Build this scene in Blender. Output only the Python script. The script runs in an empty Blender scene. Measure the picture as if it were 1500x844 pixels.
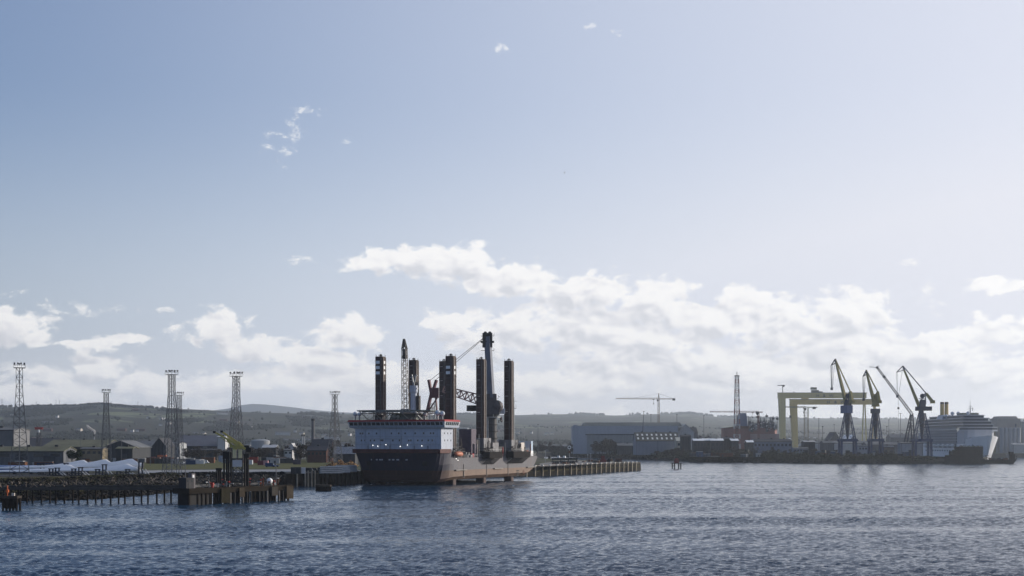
import bpy, bmesh, math, random
from mathutils import Vector, Matrix
R = math.radians
rnd = random.Random(7)
scene = bpy.context.scene
col = scene.collection

# ------------------------------------------------------------------ camera
CAMZ, FPX, HY = 19.4, 2083.0, 650.0          # eye height, focal length in photo pixels, horizon row
cam_d = bpy.data.cameras.new('camera')
cam = bpy.data.objects.new('camera', cam_d); col.objects.link(cam)
cam.location = (0, 0, CAMZ); cam.rotation_euler = (R(90), 0, 0)
cam_d.sensor_width = 36; cam_d.lens = 36 * FPX / 1500
cam_d.shift_y = (HY - 422) / 1500
cam_d.clip_start = 1; cam_d.clip_end = 60000
scene.camera = cam

def X_(px, Y): return (px - 750) * Y / FPX
def Z_(py, Y): return CAMZ - (py - HY) * Y / FPX
def P(px, py, Y): return Vector((X_(px, Y), Y, Z_(py, Y)))
def YG(py, z=0): return (CAMZ - z) * FPX / (py - HY)          # distance of a ground point at height z
def W(px, py, z=0):
    Y = YG(py, z); return Vector((X_(px, Y), Y, z))

# ------------------------------------------------------------------ sun and exposure
SUN_AZ, SUN_EL = 64.0, 13.5
sd = bpy.data.lights.new('sun', 'SUN'); so = bpy.data.objects.new('sun', sd); col.objects.link(so)
sd.energy = 5.0; sd.angle = R(0.53); sd.color = (1.0, 0.9, 0.78)
sdir = Vector((math.sin(R(SUN_AZ)) * math.cos(R(SUN_EL)), math.cos(R(SUN_AZ)) * math.cos(R(SUN_EL)), math.sin(R(SUN_EL))))
so.rotation_euler = sdir.to_track_quat('Z', 'Y').to_euler()
so.location = sdir * 3000
vs = scene.view_settings
vs.view_transform = 'Standard'; vs.look = 'None'; vs.exposure = 0.0; vs.gamma = 1.0; vs.use_curve_mapping = False
scene.cycles.max_bounces = 6; scene.cycles.diffuse_bounces = 2; scene.cycles.glossy_bounces = 3
scene.cycles.volume_bounces = 0; scene.cycles.transparent_max_bounces = 12
scene.cycles.use_denoising = True
scene.cycles.sample_clamp_indirect = 6

# ------------------------------------------------------------------ node helpers
class NT:
    def __init__(s, tree): s.t = tree; s.n = tree.nodes; s.l = tree.links
    def node(s, typ, **kw):
        n = s.n.new(typ)
        for k, v in kw.items(): setattr(n, k, v)
        return n
    def put(s, sock, v):
        if v is None: return
        if isinstance(v, bpy.types.NodeSocket): s.l.new(v, sock)
        else: sock.default_value = v
    def m(s, op, a, b=None, c=None, clamp=False):
        n = s.node('ShaderNodeMath', operation=op); n.use_clamp = clamp
        s.put(n.inputs[0], a); s.put(n.inputs[1], b); s.put(n.inputs[2], c)
        return n.outputs[0]
    def vm(s, op, a, b=None, c=None):
        n = s.node('ShaderNodeVectorMath', operation=op)
        s.put(n.inputs[0], a); s.put(n.inputs[1], b); s.put(n.inputs[2], c)
        return n.outputs[1] if op in ('LENGTH', 'DOT_PRODUCT', 'DISTANCE') else n.outputs[0]
    def noise(s, vec, scale, detail=4, rough=.55, dist=0.0, typ='FBM'):
        n = s.node('ShaderNodeTexNoise')
        s.put(n.inputs['Vector'], vec); s.put(n.inputs['Scale'], scale); n.inputs['Detail'].default_value = detail
        n.inputs['Roughness'].default_value = rough; n.inputs['Distortion'].default_value = dist
        return n.outputs[0]
    def ramp(s, fac, stops, interp='LINEAR'):
        n = s.node('ShaderNodeValToRGB'); cr = n.color_ramp; cr.interpolation = interp
        while len(cr.elements) > 1: cr.elements.remove(cr.elements[-1])
        for i, (p, c) in enumerate(stops):
            e = cr.elements[0] if i == 0 else cr.elements.new(p)
            e.position = p; e.color = c if len(c) == 4 else (*c, 1)
        s.put(n.inputs[0], fac); return n.outputs[0]
    def mix(s, f, a, b, mode='MIX'):
        n = s.node('ShaderNodeMix', data_type='RGBA', blend_type=mode)
        s.put(n.inputs[0], f)
        for i, v in ((6, a), (7, b)):
            if not isinstance(v, bpy.types.NodeSocket) and len(v) == 3: v = (*v, 1)
            s.put(n.inputs[i], v)
        return n.outputs[2]
    def maprange(s, v, a, b, c=0., d=1., smooth=True):
        n = s.node('ShaderNodeMapRange', interpolation_type='SMOOTHSTEP' if smooth else 'LINEAR')
        for i, q in enumerate((v, a, b, c, d)): s.put(n.inputs[i], q)
        return n.outputs[0]
    def xyz(s, x=0., y=0., z=0.):
        n = s.node('ShaderNodeCombineXYZ')
        for i, q in enumerate((x, y, z)): s.put(n.inputs[i], q)
        return n.outputs[0]

# ------------------------------------------------------------------ world: sky and clouds
world = bpy.data.worlds.new('World'); scene.world = world; world.use_nodes = True
SKY_STRENGTH = 0.125
def build_world():
    T = NT(world.node_tree); T.n.clear()
    out = T.node('ShaderNodeOutputWorld')
    sky = T.node('ShaderNodeTexSky', sky_type='NISHITA'); sky.sun_disc = False
    sky.sun_elevation = R(SUN_EL); sky.sun_rotation = R(SUN_AZ)
    sky.air_density = 1.0; sky.dust_density = 1.6; sky.ozone_density = 2.2; sky.altitude = 0
    geo = T.node('ShaderNodeTexCoord')
    sep = T.node('ShaderNodeSeparateXYZ'); T.l.new(geo.outputs['Generated'], sep.inputs[0])
    az = T.m('ARCTAN2', sep.outputs[0], sep.outputs[1])
    el = T.m('ARCSINE', sep.outputs[2])
    K = FPX / 1000.0
    u = T.m('MULTIPLY', az, K); v = T.m('MULTIPLY', el, K)
    # cumulus: direction of each heap, its half width and half height (thousandths of the focal length)
    heaps = [(560,386,56,18),(612,384,66,24),(676,388,62,30),(745,412,84,26),(845,432,82,26),(880,420,46,24),(955,445,66,34),(1005,462,42,24),
             (655,472,46,20),(735,492,74,38),(850,478,126,36),(930,505,118,36),(1090,440,36,24),(1050,480,60,26),(1140,478,96,40),
             (1245,455,66,32),(1215,500,100,36),(1345,512,112,28),(1465,486,70,18),(1470,421,62,12),(1000,536,170,28),(1210,545,190,26),(1420,540,120,24),
             (10,478,54,30),(45,497,30,14),(322,482,52,28),(372,512,56,22),(505,487,52,20),(474,520,74,20),(140,538,46,22),
             (215,566,56,22),(345,560,60,18),(510,556,130,24),(660,556,110,24),(40,575,90,16),(840,560,160,22),(130,505,44,9),(180,498,46,8)]
    wisps = [(415,213,34,22),(433,192,12,18),(452,170,24,12),(507,205,8,13),(728,65,22,15),(858,35,20,9),(905,46,10,6),(445,383,36,9),
             (120,450,80,11),(1370,457,20,16),(1338,388,14,8),(1365,424,18,9),(245,447,16,7),(592,433,12,6),(25,432,30,8)]
    def conv(px, py):
        a = math.atan((px - 750) / FPX); e = math.atan((HY - py) / FPX * math.cos(a))
        return a * K, e * K
    def density(du, dv):
        p = T.xyz(T.m('ADD', u, du), T.m('ADD', v, dv), 0.)
        q = T.vm('MULTIPLY', p, (1.0, 1.55, 1.0))
        n = T.node('ShaderNodeTexNoise'); T.put(n.inputs['Vector'], q)
        n.inputs['Scale'].default_value = 17; n.inputs['Detail'].default_value = 5; n.inputs['Roughness'].default_value = .58
        warp = T.vm('SUBTRACT', n.outputs[1], (.5, .5, .5))
        pw = T.vm('MULTIPLY_ADD', warp, (.075, .045, 0.), p)
        r = None
        def near(lst, pos):
            r = None
            for (cx, cy, a, b) in lst:
                cu, cv = conv(cx, cy); a *= 1.14e-3; b *= 1.14e-3
                d = T.vm('LENGTH', T.vm('MULTIPLY_ADD', pos, (1 / a, 1 / b, 0.), (-cu / a, -cv / b, 0.)))
                r = d if r is None else T.m('SMOOTH_MIN', r, d, .35)
            return r
        rr = T.m('SUBTRACT', 1.0, near(heaps, pw))
        rr = T.m('MAXIMUM', rr, -1.0)
        f1 = T.noise(q, 27, 10, .6, .3)
        d1 = T.m('MULTIPLY_ADD', T.m('SUBTRACT', f1, .5), 2.0, rr)
        # low bank all round the horizon, broken by its own noise
        band = T.maprange(T.m('ABSOLUTE', T.m('SUBTRACT', v, .06)), .02, .12, .28, -.75)
        f2 = T.noise(T.vm('MULTIPLY', p, (1., 2.3, 1.)), 7.5, 8, .6, .3)
        d2 = T.m('MULTIPLY_ADD', T.m('SUBTRACT', f2, .54), 3.0, band)
        d = T.m('MAXIMUM', d1, d2)
        return d, pw, q, near, rr, f1
    d0, pw, q, near, rr, f1 = density(0., 0.)
    alpha = T.maprange(d0, .03, .40, 0., .95)
    wr = T.m('SUBTRACT', 1.0, near(wisps, pw))
    wn = T.noise(q, 40, 9, .66, .35)
    wa = T.maprange(T.m('MULTIPLY_ADD', T.m('SUBTRACT', wn, .56), 4.2, T.m('MINIMUM', wr, .5)), .05, 1.1, 0., .8)
    alpha = T.m('MAXIMUM', alpha, wa)
    # lit rims and grey hearts
    fs = T.noise(T.vm('ADD', q, (.007, .013, 0.)), 24, 3, .5, .3)      # a little towards the sun
    relief = T.m('SUBTRACT', fs, T.noise(q, 24, 3, .5, .3))
    above = T.m('SUBTRACT', 1.0, near(heaps, T.vm('ADD', pw, (.010, .020, 0.))))      # how much cloud lies between here and the sun
    thick = T.maprange(T.m('MULTIPLY_ADD', T.m('SUBTRACT', f1, .5), .9, above), .02, .95, .0, .80)
    shade = T.m('MULTIPLY_ADD', relief, 2.6, T.m('ADD', thick, .02), clamp=True)
    ccol = T.ramp(shade, [(0., (1.06, 1.045, 1.03)), (.3, (1.0, .985, .98)), (.65, (.88, .875, .90)), (1., (.74, .75, .79))])
    ccol = T.mix(T.maprange(v, .0, .13, .55, 0.), ccol, (.98, .965, .97))
    # whitish air towards the horizon, strongest near the sun
    nb = T.mix(1.0, sky.outputs[0], (SKY_STRENGTH * .98, SKY_STRENGTH * 1.0, SKY_STRENGTH * 1.22), 'MULTIPLY')
    sunv = T.vm('DOT_PRODUCT', geo.outputs['Generated'], tuple(sdir))
    toward = T.maprange(sunv, .05, .92, .0, 1.0)
    around = T.maprange(sunv, -.65, .40, .0, 1.0)
    air = T.m('ADD', T.maprange(v, -.02, .52, .92, .10), T.m('MULTIPLY', toward, .80), clamp=True)
    pale = T.mix(toward, T.mix(around, (.10, .14, .21), (.70, .765, .875)), (.82, .825, .895))
    skyc = T.mix(air, nb, pale)
    skyc = T.mix(T.m('MULTIPLY', T.maprange(v, .0, .17, .75, 0.), T.m('MULTIPLY_ADD', around, .8, .2)), skyc, (.92, .905, .905))
    bg = T.node('ShaderNodeBackground'); T.l.new(T.mix(alpha, skyc, ccol), bg.inputs[0]); bg.inputs[1].default_value = 1.0
    T.l.new(bg.outputs[0], out.inputs[0])
    world.cycles.sampling_method = 'MANUAL'; world.cycles.sample_map_resolution = 512
build_world()

# ------------------------------------------------------------------ materials
MATS = {}
def mat(name, c, rough=.65, var=.25, scale=.35, metal=0., streak=0., c2=None, spec=.15, bump=0., ribs=0.):
    """painted or weathered surface: base colour, blotches, optional rain streaks and profiled-sheet ribs"""
    if name in MATS: return MATS[name]
    m = bpy.data.materials.new(name); m.use_nodes = True; MATS[name] = m
    T = NT(m.node_tree); b = T.n['Principled BSDF']
    tc = T.node('ShaderNodeTexCoord').outputs['Object']
    n1 = T.noise(tc, scale, 6, .62, .2)
    n2 = T.noise(tc, scale * 7, 4, .6)
    f = T.m('MULTIPLY_ADD', T.m('SUBTRACT', n1, .5), 1.4, T.m('MULTIPLY', T.m('SUBTRACT', n2, .5), .8))
    lo = tuple(x * (1 - var * 1.5) for x in c); hi = tuple(min(1, x * (1 + var * 1.5)) for x in c)
    if c2: lo = c2
    cc = T.mix(T.m('ADD', f, .5, clamp=True), lo, hi)
    if streak:
        sv = T.vm('MULTIPLY', tc, (1.1, 1.1, .07))
        sn = T.noise(sv, 1.0, 5, .65)
        cc = T.mix(T.maprange(sn, .5, .72, 0., streak), cc, (min(.10, c[0]*.75), min(.065, c[1]*.6), min(.045, c[2]*.5)))
    if ribs:
        sp = T.node('ShaderNodeSeparateXYZ'); T.l.new(tc, sp.inputs[0])
        w = T.m('SINE', T.m('MULTIPLY', T.m('ADD', sp.outputs[0], sp.outputs[1]), ribs))
        bp = T.node('ShaderNodeBump'); bp.inputs['Strength'].default_value = .5; bp.inputs['Distance'].default_value = .1
        T.l.new(w, bp.inputs['Height']); T.l.new(bp.outputs[0], b.inputs['Normal'])
    elif bump:
        bp = T.node('ShaderNodeBump'); bp.inputs['Strength'].default_value = .7; bp.inputs['Distance'].default_value = bump
        T.l.new(n2, bp.inputs['Height']); T.l.new(bp.outputs[0], b.inputs['Normal'])
    T.l.new(cc, b.inputs['Base Color'])
    if rough >= .8: spec = .04
    if name.startswith('roof'): spec = .06; rough = max(rough, .8)
    T.l.new(T.m('MULTIPLY_ADD', n2, .2, rough - .1), b.inputs['Roughness'])
    b.inputs['Metallic'].default_value = metal; b.inputs['Specular IOR Level'].default_value = spec
    return m
def glow(name, c, s):
    if name in MATS: return MATS[name]
    m = bpy.data.materials.new(name); m.use_nodes = True; MATS[name] = m
    b = m.node_tree.nodes['Principled BSDF']; b.inputs['Base Color'].default_value = (*c, 1)
    b.inputs['Emission Color'].default_value = (*c, 1); b.inputs['Emission Strength'].default_value = s
    return m

# ------------------------------------------------------------------ mesh builder
class MB:
    def __init__(s): s.v = []; s.f = []
    def add(s, vs, fs):
        o = len(s.v); s.v += [tuple(q) for q in vs]; s.f += [tuple(i + o for i in f) for f in fs]; return s
    def box(s, x0, x1, y0, y1, z0, z1):
        return s.add([(x0,y0,z0),(x1,y0,z0),(x1,y1,z0),(x0,y1,z0),(x0,y0,z1),(x1,y0,z1),(x1,y1,z1),(x0,y1,z1)],
                     [(0,3,2,1),(4,5,6,7),(0,1,5,4),(1,2,6,5),(2,3,7,6),(3,0,4,7)])
    def cbox(s, c, sz): return s.box(c[0]-sz[0]/2, c[0]+sz[0]/2, c[1]-sz[1]/2, c[1]+sz[1]/2, c[2]-sz[2]/2, c[2]+sz[2]/2)
    def frustum(s, b, z0, t, z1):
        (a0,a1,b0,b1), (c0,c1,d0,d1) = b, t
        return s.add([(a0,b0,z0),(a1,b0,z0),(a1,b1,z0),(a0,b1,z0),(c0,d0,z1),(c1,d0,z1),(c1,d1,z1),(c0,d1,z1)],
                     [(0,3,2,1),(4,5,6,7),(0,1,5,4),(1,2,6,5),(2,3,7,6),(3,0,4,7)])
    def beam(s, p, q, w, h=None, w1=None):
        p = Vector(p); q = Vector(q); d = q - p
        if d.length < 1e-6: return s
        d.normalize(); up = Vector((0,0,1)) if abs(d.z) < .95 else Vector((1,0,0))
        a = d.cross(up).normalized(); b = a.cross(d).normalized()
        h = h or w; k = (w1 / w) if w1 else 1
        vs = [p+a*(-w/2)+b*(-h/2), p+a*(w/2)+b*(-h/2), p+a*(w/2)+b*(h/2), p+a*(-w/2)+b*(h/2)]
        vs += [q+a*(-w/2*k)+b*(-h/2*k), q+a*(w/2*k)+b*(-h/2*k), q+a*(w/2*k)+b*(h/2*k), q+a*(-w/2*k)+b*(h/2*k)]
        return s.add(vs, [(0,3,2,1),(4,5,6,7),(0,1,5,4),(1,2,6,5),(2,3,7,6),(3,0,4,7)])
    def tube(s, p, q, r0, r1=None, n=10, caps=True):
        p = Vector(p); q = Vector(q); d = (q - p).normalized(); r1 = r0 if r1 is None else r1
        up = Vector((0,0,1)) if abs(d.z) < .95 else Vector((1,0,0))
        a = d.cross(up).normalized(); b = a.cross(d).normalized()
        vs = []
        for c, r in ((p, r0), (q, r1)):
            for i in range(n):
                t = 2*math.pi*i/n; vs.append(c + a*math.cos(t)*r + b*math.sin(t)*r)
        fs = [(i, (i+1) % n, n+(i+1) % n, n+i) for i in range(n)]
        if caps: fs += [tuple(range(n-1,-1,-1)), tuple(range(n, 2*n))]
        return s.add(vs, fs)
    def lathe(s, prof, c=(0,0,0), n=14):
        vs = []; 
        for r, z in prof:
            for i in range(n):
                t = 2*math.pi*i/n; vs.append((c[0]+r*math.cos(t), c[1]+r*math.sin(t), c[2]+z))
        fs = []
        for k in range(len(prof)-1):
            for i in range(n): fs.append((k*n+i, k*n+(i+1)%n, (k+1)*n+(i+1)%n, (k+1)*n+i))
        fs += [tuple(range(n-1,-1,-1)), tuple(range((len(prof)-1)*n, len(prof)*n))]
        return s.add(vs, fs)
    def ball(s, c, r, n=10, sz=1.0):
        k = n // 2
        return s.lathe([(max(.02*r, r*math.sin(math.pi*i/k)), -r*sz*math.cos(math.pi*i/k)) for i in range(k+1)], c, n)
    def prism(s, pts, z0, z1):
        n = len(pts)
        vs = [(x,y,z0) for x,y in pts] + [(x,y,z1) for x,y in pts]
        return s.add(vs, [tuple(range(n-1,-1,-1)), tuple(range(n,2*n))] + [(i,(i+1)%n,n+(i+1)%n,n+i) for i in range(n)])
    def loft(s, rings, caps=True):
        n = len(rings[0]); vs = [q for r in rings for q in r]; fs = []
        for k in range(len(rings)-1):
            for i in range(n): fs.append((k*n+i, k*n+(i+1)%n, (k+1)*n+(i+1)%n, (k+1)*n+i))
        if caps: fs += [tuple(range(n-1,-1,-1)), tuple(range((len(rings)-1)*n, len(rings)*n))]
        return s.add(vs, fs)
    def lattice(s, p, q, w0, w1, n, rc, rb, h0=None, h1=None, chords=True, brace=True, cross=False):
        """four-chord lattice girder from p to q"""
        p = Vector(p); q = Vector(q); d = (q-p).normalized()
        up = Vector((0,0,1)) if abs(d.z) < .9 else Vector((0,1,0))
        a = d.cross(up).normalized(); b = a.cross(d).normalized()
        h0 = h0 or w0; h1 = h1 or w1
        def c(i, t):
            w = w0+(w1-w0)*t; h = h0+(h1-h0)*t; sx, sy = ((-1,-1),(1,-1),(1,1),(-1,1))[i % 4]
            return p+(q-p)*t + a*(sx*w/2) + b*(sy*h/2)
        if chords:
            for i in range(4): s.beam(c(i,0), c(i,1), rc)
        if brace:
            for k in range(n):
                t0, t1 = k/n, (k+1)/n
                for i in range(4):
                    if (k+i) % 2 or cross: s.beam(c(i,t0), c(i+1,t1), rb)
                    if not (k+i) % 2 or cross: s.beam(c(i+1,t0), c(i,t1), rb)
                    s.beam(c(i,t1), c(i+1,t1), rb)
        return s
    def build(s, name, m, parent=None, smooth=False, kind=None):
        me = bpy.data.meshes.new(name); me.from_pydata(s.v, [], s.f)
        if m is not None: me.materials.append(m)
        if smooth: me.polygons.foreach_set('use_smooth', [True]*len(me.polygons))
        me.update()
        o = bpy.data.objects.new(name, me); col.objects.link(o)
        if parent is not None: o.parent = parent
        if kind: o['kind'] = kind
        return o

def tag(o, label, cat, group=None):
    o['label'] = label; o['category'] = cat
    if group: o['group'] = group
    return o
def thing(name, label, cat, loc=(0,0,0), rz=0., group=None):
    o = bpy.data.objects.new(name, None); col.objects.link(o); o.empty_display_size = 1
    o.location = loc; o.rotation_euler = (0,0,rz)
    return tag(o, label, cat, group)
def inst(name, me_obj, parent, loc=(0,0,0), rz=0.):
    o = bpy.data.objects.new(name, me_obj.data); col.objects.link(o); o.parent = parent
    o.location = loc; o.rotation_euler = (0,0,rz); return o
def dup(root, loc, rz=None, label=None, group=None, scale=None):
    r = root.copy(); col.objects.link(r); r.location = loc
    if rz is not None: r.rotation_euler = (0,0,rz)
    if label: r['label'] = label
    if group: r['group'] = group
    if scale: r.scale = scale
    for ch in list(root.children):
        c = ch.copy(); col.objects.link(c); c.parent = r
        for g in list(ch.children):
            d = g.copy(); col.objects.link(d); d.parent = c
    return r
def struct(name, mb, m, smooth=False):
    o = mb.build(name, m, smooth=smooth); o['kind'] = 'structure'; return o

# common materials
dark_steel = mat('dark_steel', (.03,.032,.036), .6, .35, .6)
grey_steel = mat('galvanised_steel', (.30,.31,.32), .55, .2, .5, metal=.3)
concrete = mat('weathered_concrete', (.19,.182,.17), .9, .3, .3, streak=.5)
timber = mat('wet_timber', (.020,.016,.013), .8, .5, .8)
white_paint = mat('white_paint', (.74,.75,.76), .45, .06, .2)
black = mat('black_rubber', (.012,.012,.013), .7, .3, .5)
glass = mat('dark_glass', (.02,.025,.03), .12, .2, .5, spec=.6)
red_paint = mat('red_paint', (.34,.035,.028), .55, .25, .5)
orange_paint = mat('orange_paint', (.62,.16,.05), .5, .15, .5)
blue_paint = mat('blue_paint', (.03,.06,.16), .55, .3, .4)
yellow_paint = mat('crane_yellow', (.42,.34,.075), .55, .2, .4, streak=.35)
rust = mat('rusty_steel', (.13,.065,.04), .85, .4, .5)

# ================================================================== THE SETTING
from mathutils import noise as mnoise
def fbm(x, y, s, o=4):
    t = 0.; a = 1.; n = 0.
    for k in range(o):
        t += a * mnoise.noise(Vector((x/s, y/s, 3.7*k))); n += a; a *= .5; s *= .5
    return t / n
def interp(x, pts):
    if x <= pts[0][0]: return pts[0][1]
    for (a, b), (c, d) in zip(pts, pts[1:]):
        if x <= c: return b + (d-b)*(x-a)/(c-a)
    return pts[-1][1]

# ---- water
def water_material():
    m = bpy.data.materials.new('harbour_water'); m.use_nodes = True
    T = NT(m.node_tree); b = T.n['Principled BSDF']
    tc = T.node('ShaderNodeTexCoord').outputs['Object']
    def slopes(vec, scale, detail, k):                      # two independent wave slopes, kept at full strength however far away
        n = T.node('ShaderNodeTexNoise'); T.put(n.inputs['Vector'], vec)
        n.inputs['Scale'].default_value = scale; n.inputs['Detail'].default_value = detail; n.inputs['Roughness'].default_value = .6
        return T.vm('MULTIPLY', T.vm('SUBTRACT', n.outputs[1], (.5, .5, .5)), (k, k, 0.))
    s2 = slopes(T.vm('MULTIPLY', tc, (.7, 1., 1.)), 4.0, 3, .62)
    gust = T.noise(T.vm('MULTIPLY', tc, (.0055, .021, 1.)), 1.0, 5, .62, .5)
    lane = T.noise(T.vm('MULTIPLY', tc, (.0016, .036, 1.)), 1.0, 4, .6, .3)
    g = T.m('ADD', T.m('MULTIPLY', gust, .5), T.m('MULTIPLY', lane, .5))
    amp = T.maprange(g, .36, .64, .75, 1.25)
    sl = s2
    sl = T.vm('MULTIPLY', sl, T.xyz(amp, amp, 0.))
    T.l.new(T.vm('NORMALIZE', T.vm('ADD', sl, T.node('ShaderNodeNewGeometry').outputs['Normal'])), b.inputs['Normal'])
    b.inputs['Base Color'].default_value = (.014, .045, .088, 1)
    b.inputs['Roughness'].default_value = .12
    b.inputs['IOR'].default_value = 1.333; b.inputs['Specular IOR Level'].default_value = .5
    return m
import numpy as np
def build_water():
    """wind-chopped surface as real waves where the harbour is open; a plain sheet lies under it and goes on beyond"""
    rg = np.random.default_rng(5)
    q = .0021; nr = int(math.log(2150/140.)/q); D = 140.*np.exp(q*np.arange(nr+1))
    ang = np.arange(-.43, .431, q); nc = len(ang)
    X = D[:,None]*np.tan(ang)[None,:]; Y = np.repeat(D[:,None], nc, 1); Z = np.zeros_like(X)
    gust = np.zeros_like(X)
    for i in range(14):
        lx, ly = rg.uniform(120,700), rg.uniform(6,34); gust += np.sin(X/lx*6.283*rg.choice((-1,1)) + Y/ly*6.283/4 + rg.uniform(0,6.28) + .8*np.sin(X/lx*2.1+i))/3.7
    A = np.clip(.95 + .30*gust, .45, 1.5)
    for i in range(64):
        lam = .7*(3.4/.7)**rg.random(); k = 6.283/lam; th = R(248) + rg.normal(0, .50)
        ph = k*(X*math.cos(th)+Y*math.sin(th)) + rg.uniform(0,6.28)
        Z += (.056/k)*(np.sin(ph) + .25*np.sin(2*ph+.6))
    Z *= A
    co = np.stack([X, Y, Z], -1).reshape(-1,3)
    idx = np.arange((nr+1)*nc).reshape(nr+1, nc)
    f = np.stack([idx[:-1,:-1], idx[:-1,1:], idx[1:,1:], idx[1:,:-1]], -1).reshape(-1,4)
    me = bpy.data.meshes.new('water'); me.vertices.add(len(co)); me.vertices.foreach_set('co', co.astype(np.float32).ravel())
    me.loops.add(f.size); me.loops.foreach_set('vertex_index', f.ravel().astype(np.int32))
    me.polygons.add(len(f)); me.polygons.foreach_set('loop_start', np.arange(0, f.size, 4, dtype=np.int32))
    me.update(calc_edges=True); me.validate(); me.polygons.foreach_set('use_smooth', [True]*len(f))
    return me
water_m = water_material()
wme = build_water(); wme.materials.append(water_m)
wo = bpy.data.objects.new('water', wme); col.objects.link(wo); wo['kind'] = 'structure'
struct('outer_water', MB().add([(-9000,-1200,-.75),(9000,-1200,-.75),(9000,4200,-.75),(-9000,4200,-.75)], [(0,1,2,3)]), water_m)

# ---- jack-up vessel frame (needed for the quay line)
TH = R(22.0); SHIP_O = Vector((-46.25, 680, 0))
def SH(x, y, z=0.): return Vector((SHIP_O.x + x*math.cos(TH) + y*math.sin(TH), SHIP_O.y - x*math.sin(TH) + y*math.cos(TH), z))

# ---- mainland: one sheet, shore points with their bank width
GZ = 6.0
q0, q1 = SH(-27, -46), SH(-27, 112)
shore = [(-2500,430,30),(-900,445,30),(-260,462,28),(*W(0,735)[:2],26),(*W(120,732.5)[:2],24),(*W(200,727)[:2],22),(*W(262,720)[:2],18),
         (*W(330,715.5)[:2],10),(*W(418,713.3)[:2],.6),(q0.x-2,q0.y,.6),(q0.x,q0.y+6,.6),(q1.x,q1.y,.6),(9,838,.6),(88,1022,.6),(94,1034,.6),
         (70,1150,3),(33,1316,10),(38,1700,12),(48,2090,14),(60,2127,14),(*W(840,670)[:2],20),(*W(920,672.6)[:2],22),(*W(1000,675.6)[:2],24),
         (*W(1100,678)[:2],24),(*W(1200,679.4)[:2],22),(*W(1320,679.6)[:2],14),(*W(1440,679.4)[:2],4),(468,1392,3),(462,1438,3),(436,1446,3),(428,1962,3),
         (600,1972,6),(900,1976,8),(2500,1980,10),(8800,2000,10)]
inland = [(8800,3600),(-8800,3600),(-8800,430)]
def build_land():
    n = len(shore); low = []; top = []
    for i, (x, y, w) in enumerate(shore):
        a = Vector(shore[max(i-1,0)][:2]); c = Vector(shore[min(i+1,n-1)][:2])
        p = Vector((x, y)); e0 = (p-a); e1 = (c-p)
        e0 = e0.normalized() if e0.length > 0 else e1.normalized()
        e1 = e1.normalized() if e1.length > 0 else e0
        d = (e0+e1).normalized(); nn = Vector((-d.y, d.x)); k = 1/max(.55, nn.dot(Vector((-e0.y, e0.x))))
        low.append((p.x - nn.x*w*.2*k, p.y - nn.y*w*.2*k, -1.2)); top.append((p.x + nn.x*w*k, p.y + nn.y*w*k, GZ))
    top += [(x, y, GZ) for x, y in inland]
    mb = MB(); mb.v = low + top
    mb.f = [(i, i+1, n+i+1, n+i) for i in range(n-1)] + [tuple(range(n, n+len(top)))]
    return mb, low, top
def ground_material():
    m = bpy.data.materials.new('waste_ground'); m.use_nodes = True
    T = NT(m.node_tree); b = T.n['Principled BSDF']
    tc = T.node('ShaderNodeTexCoord').outputs['Object']
    n1 = T.noise(T.vm('MULTIPLY', tc, (.012,.006,1.)), 1., 5, .6, .3); n2 = T.noise(tc, .4, 5, .65); n3 = T.noise(tc, 2.2, 3, .6)
    c = T.ramp(n1, [(.30,(.055,.05,.042)),(.42,(.075,.068,.05)),(.5,(.085,.095,.045)),(.6,(.11,.105,.095)),(.72,(.16,.15,.14))])
    c = T.mix(T.maprange(n2,.4,.7,0.,.75), c, (.035,.035,.028))
    c = T.mix(T.maprange(n3,.5,.75,0.,.4), c, (.16,.145,.12))
    # bare rock, weed and wet stone on the banks (below the level top)
    sp = T.node('ShaderNodeSeparateXYZ'); T.l.new(tc, sp.inputs[0])
    bank = T.maprange(sp.outputs[2], 5.9, 5.2, 0., 1.)
    bk = T.ramp(n2, [(.3,(.018,.017,.015)),(.55,(.04,.038,.033)),(.75,(.085,.08,.07))])
    c = T.mix(bank, c, bk)
    T.l.new(c, b.inputs['Base Color']); b.inputs['Roughness'].default_value = .92; b.inputs['Specular IOR Level'].default_value = .04
    bp = T.node('ShaderNodeBump'); bp.inputs['Distance'].default_value = .25; bp.inputs['Strength'].default_value = .8
    T.l.new(n2, bp.inputs['Height']); T.l.new(bp.outputs[0], b.inputs['Normal'])
    return m
land_mb, land_low, land_top = build_land()
ground_mat = ground_material()
struct('ground', land_mb, ground_mat)

# ---- sheets lying on the ground: grass, yards, roads
grass_m = mat('rough_grass', (.060,.068,.026), .95, .5, .05, c2=(.085,.075,.038))
paving_m = mat('pale_yard_concrete', (.27,.265,.26), .6, .3, .06)
tarmac_m = mat('tarmac', (.06,.06,.062), .7, .3, .05)
def sheet(name, pts, m, lift):
    mb = MB(); mb.add([(*W(px,py,GZ)[:2], GZ+lift) for px, py in pts], [tuple(range(len(pts)))])
    return struct(name, mb, m)
sheet('grass_verge', [(140,688.5),(480,686.0),(520,676),(470,674),(300,674),(200,675),(130,680)], grass_m, .03)
sheet('yard_paving', [(205,693.2),(470,691),(530,690),(520,687.5),(330,688.2),(200,689.6)], paving_m, .04)
sheet('quay_road', [(-60,698),(200,695.2),(320,693.4),(320,692.3),(200,693.8),(-60,696)], tarmac_m, .05)
sheet('field', [(-40,676),(120,676),(150,672.5),(-40,672.5)], grass_m, .03)
sheet('pier_deck', [(792,683.6),(926,677.4),(905,676.5),(850,675),(815,676),(790,679)], mat('pier_concrete',(.2,.19,.18),.85,.4,.2), .04)
sheet('shipyard_apron', [(1010,669),(1330,669.3),(1330,664.5),(1010,664)], tarmac_m, .03)

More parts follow.
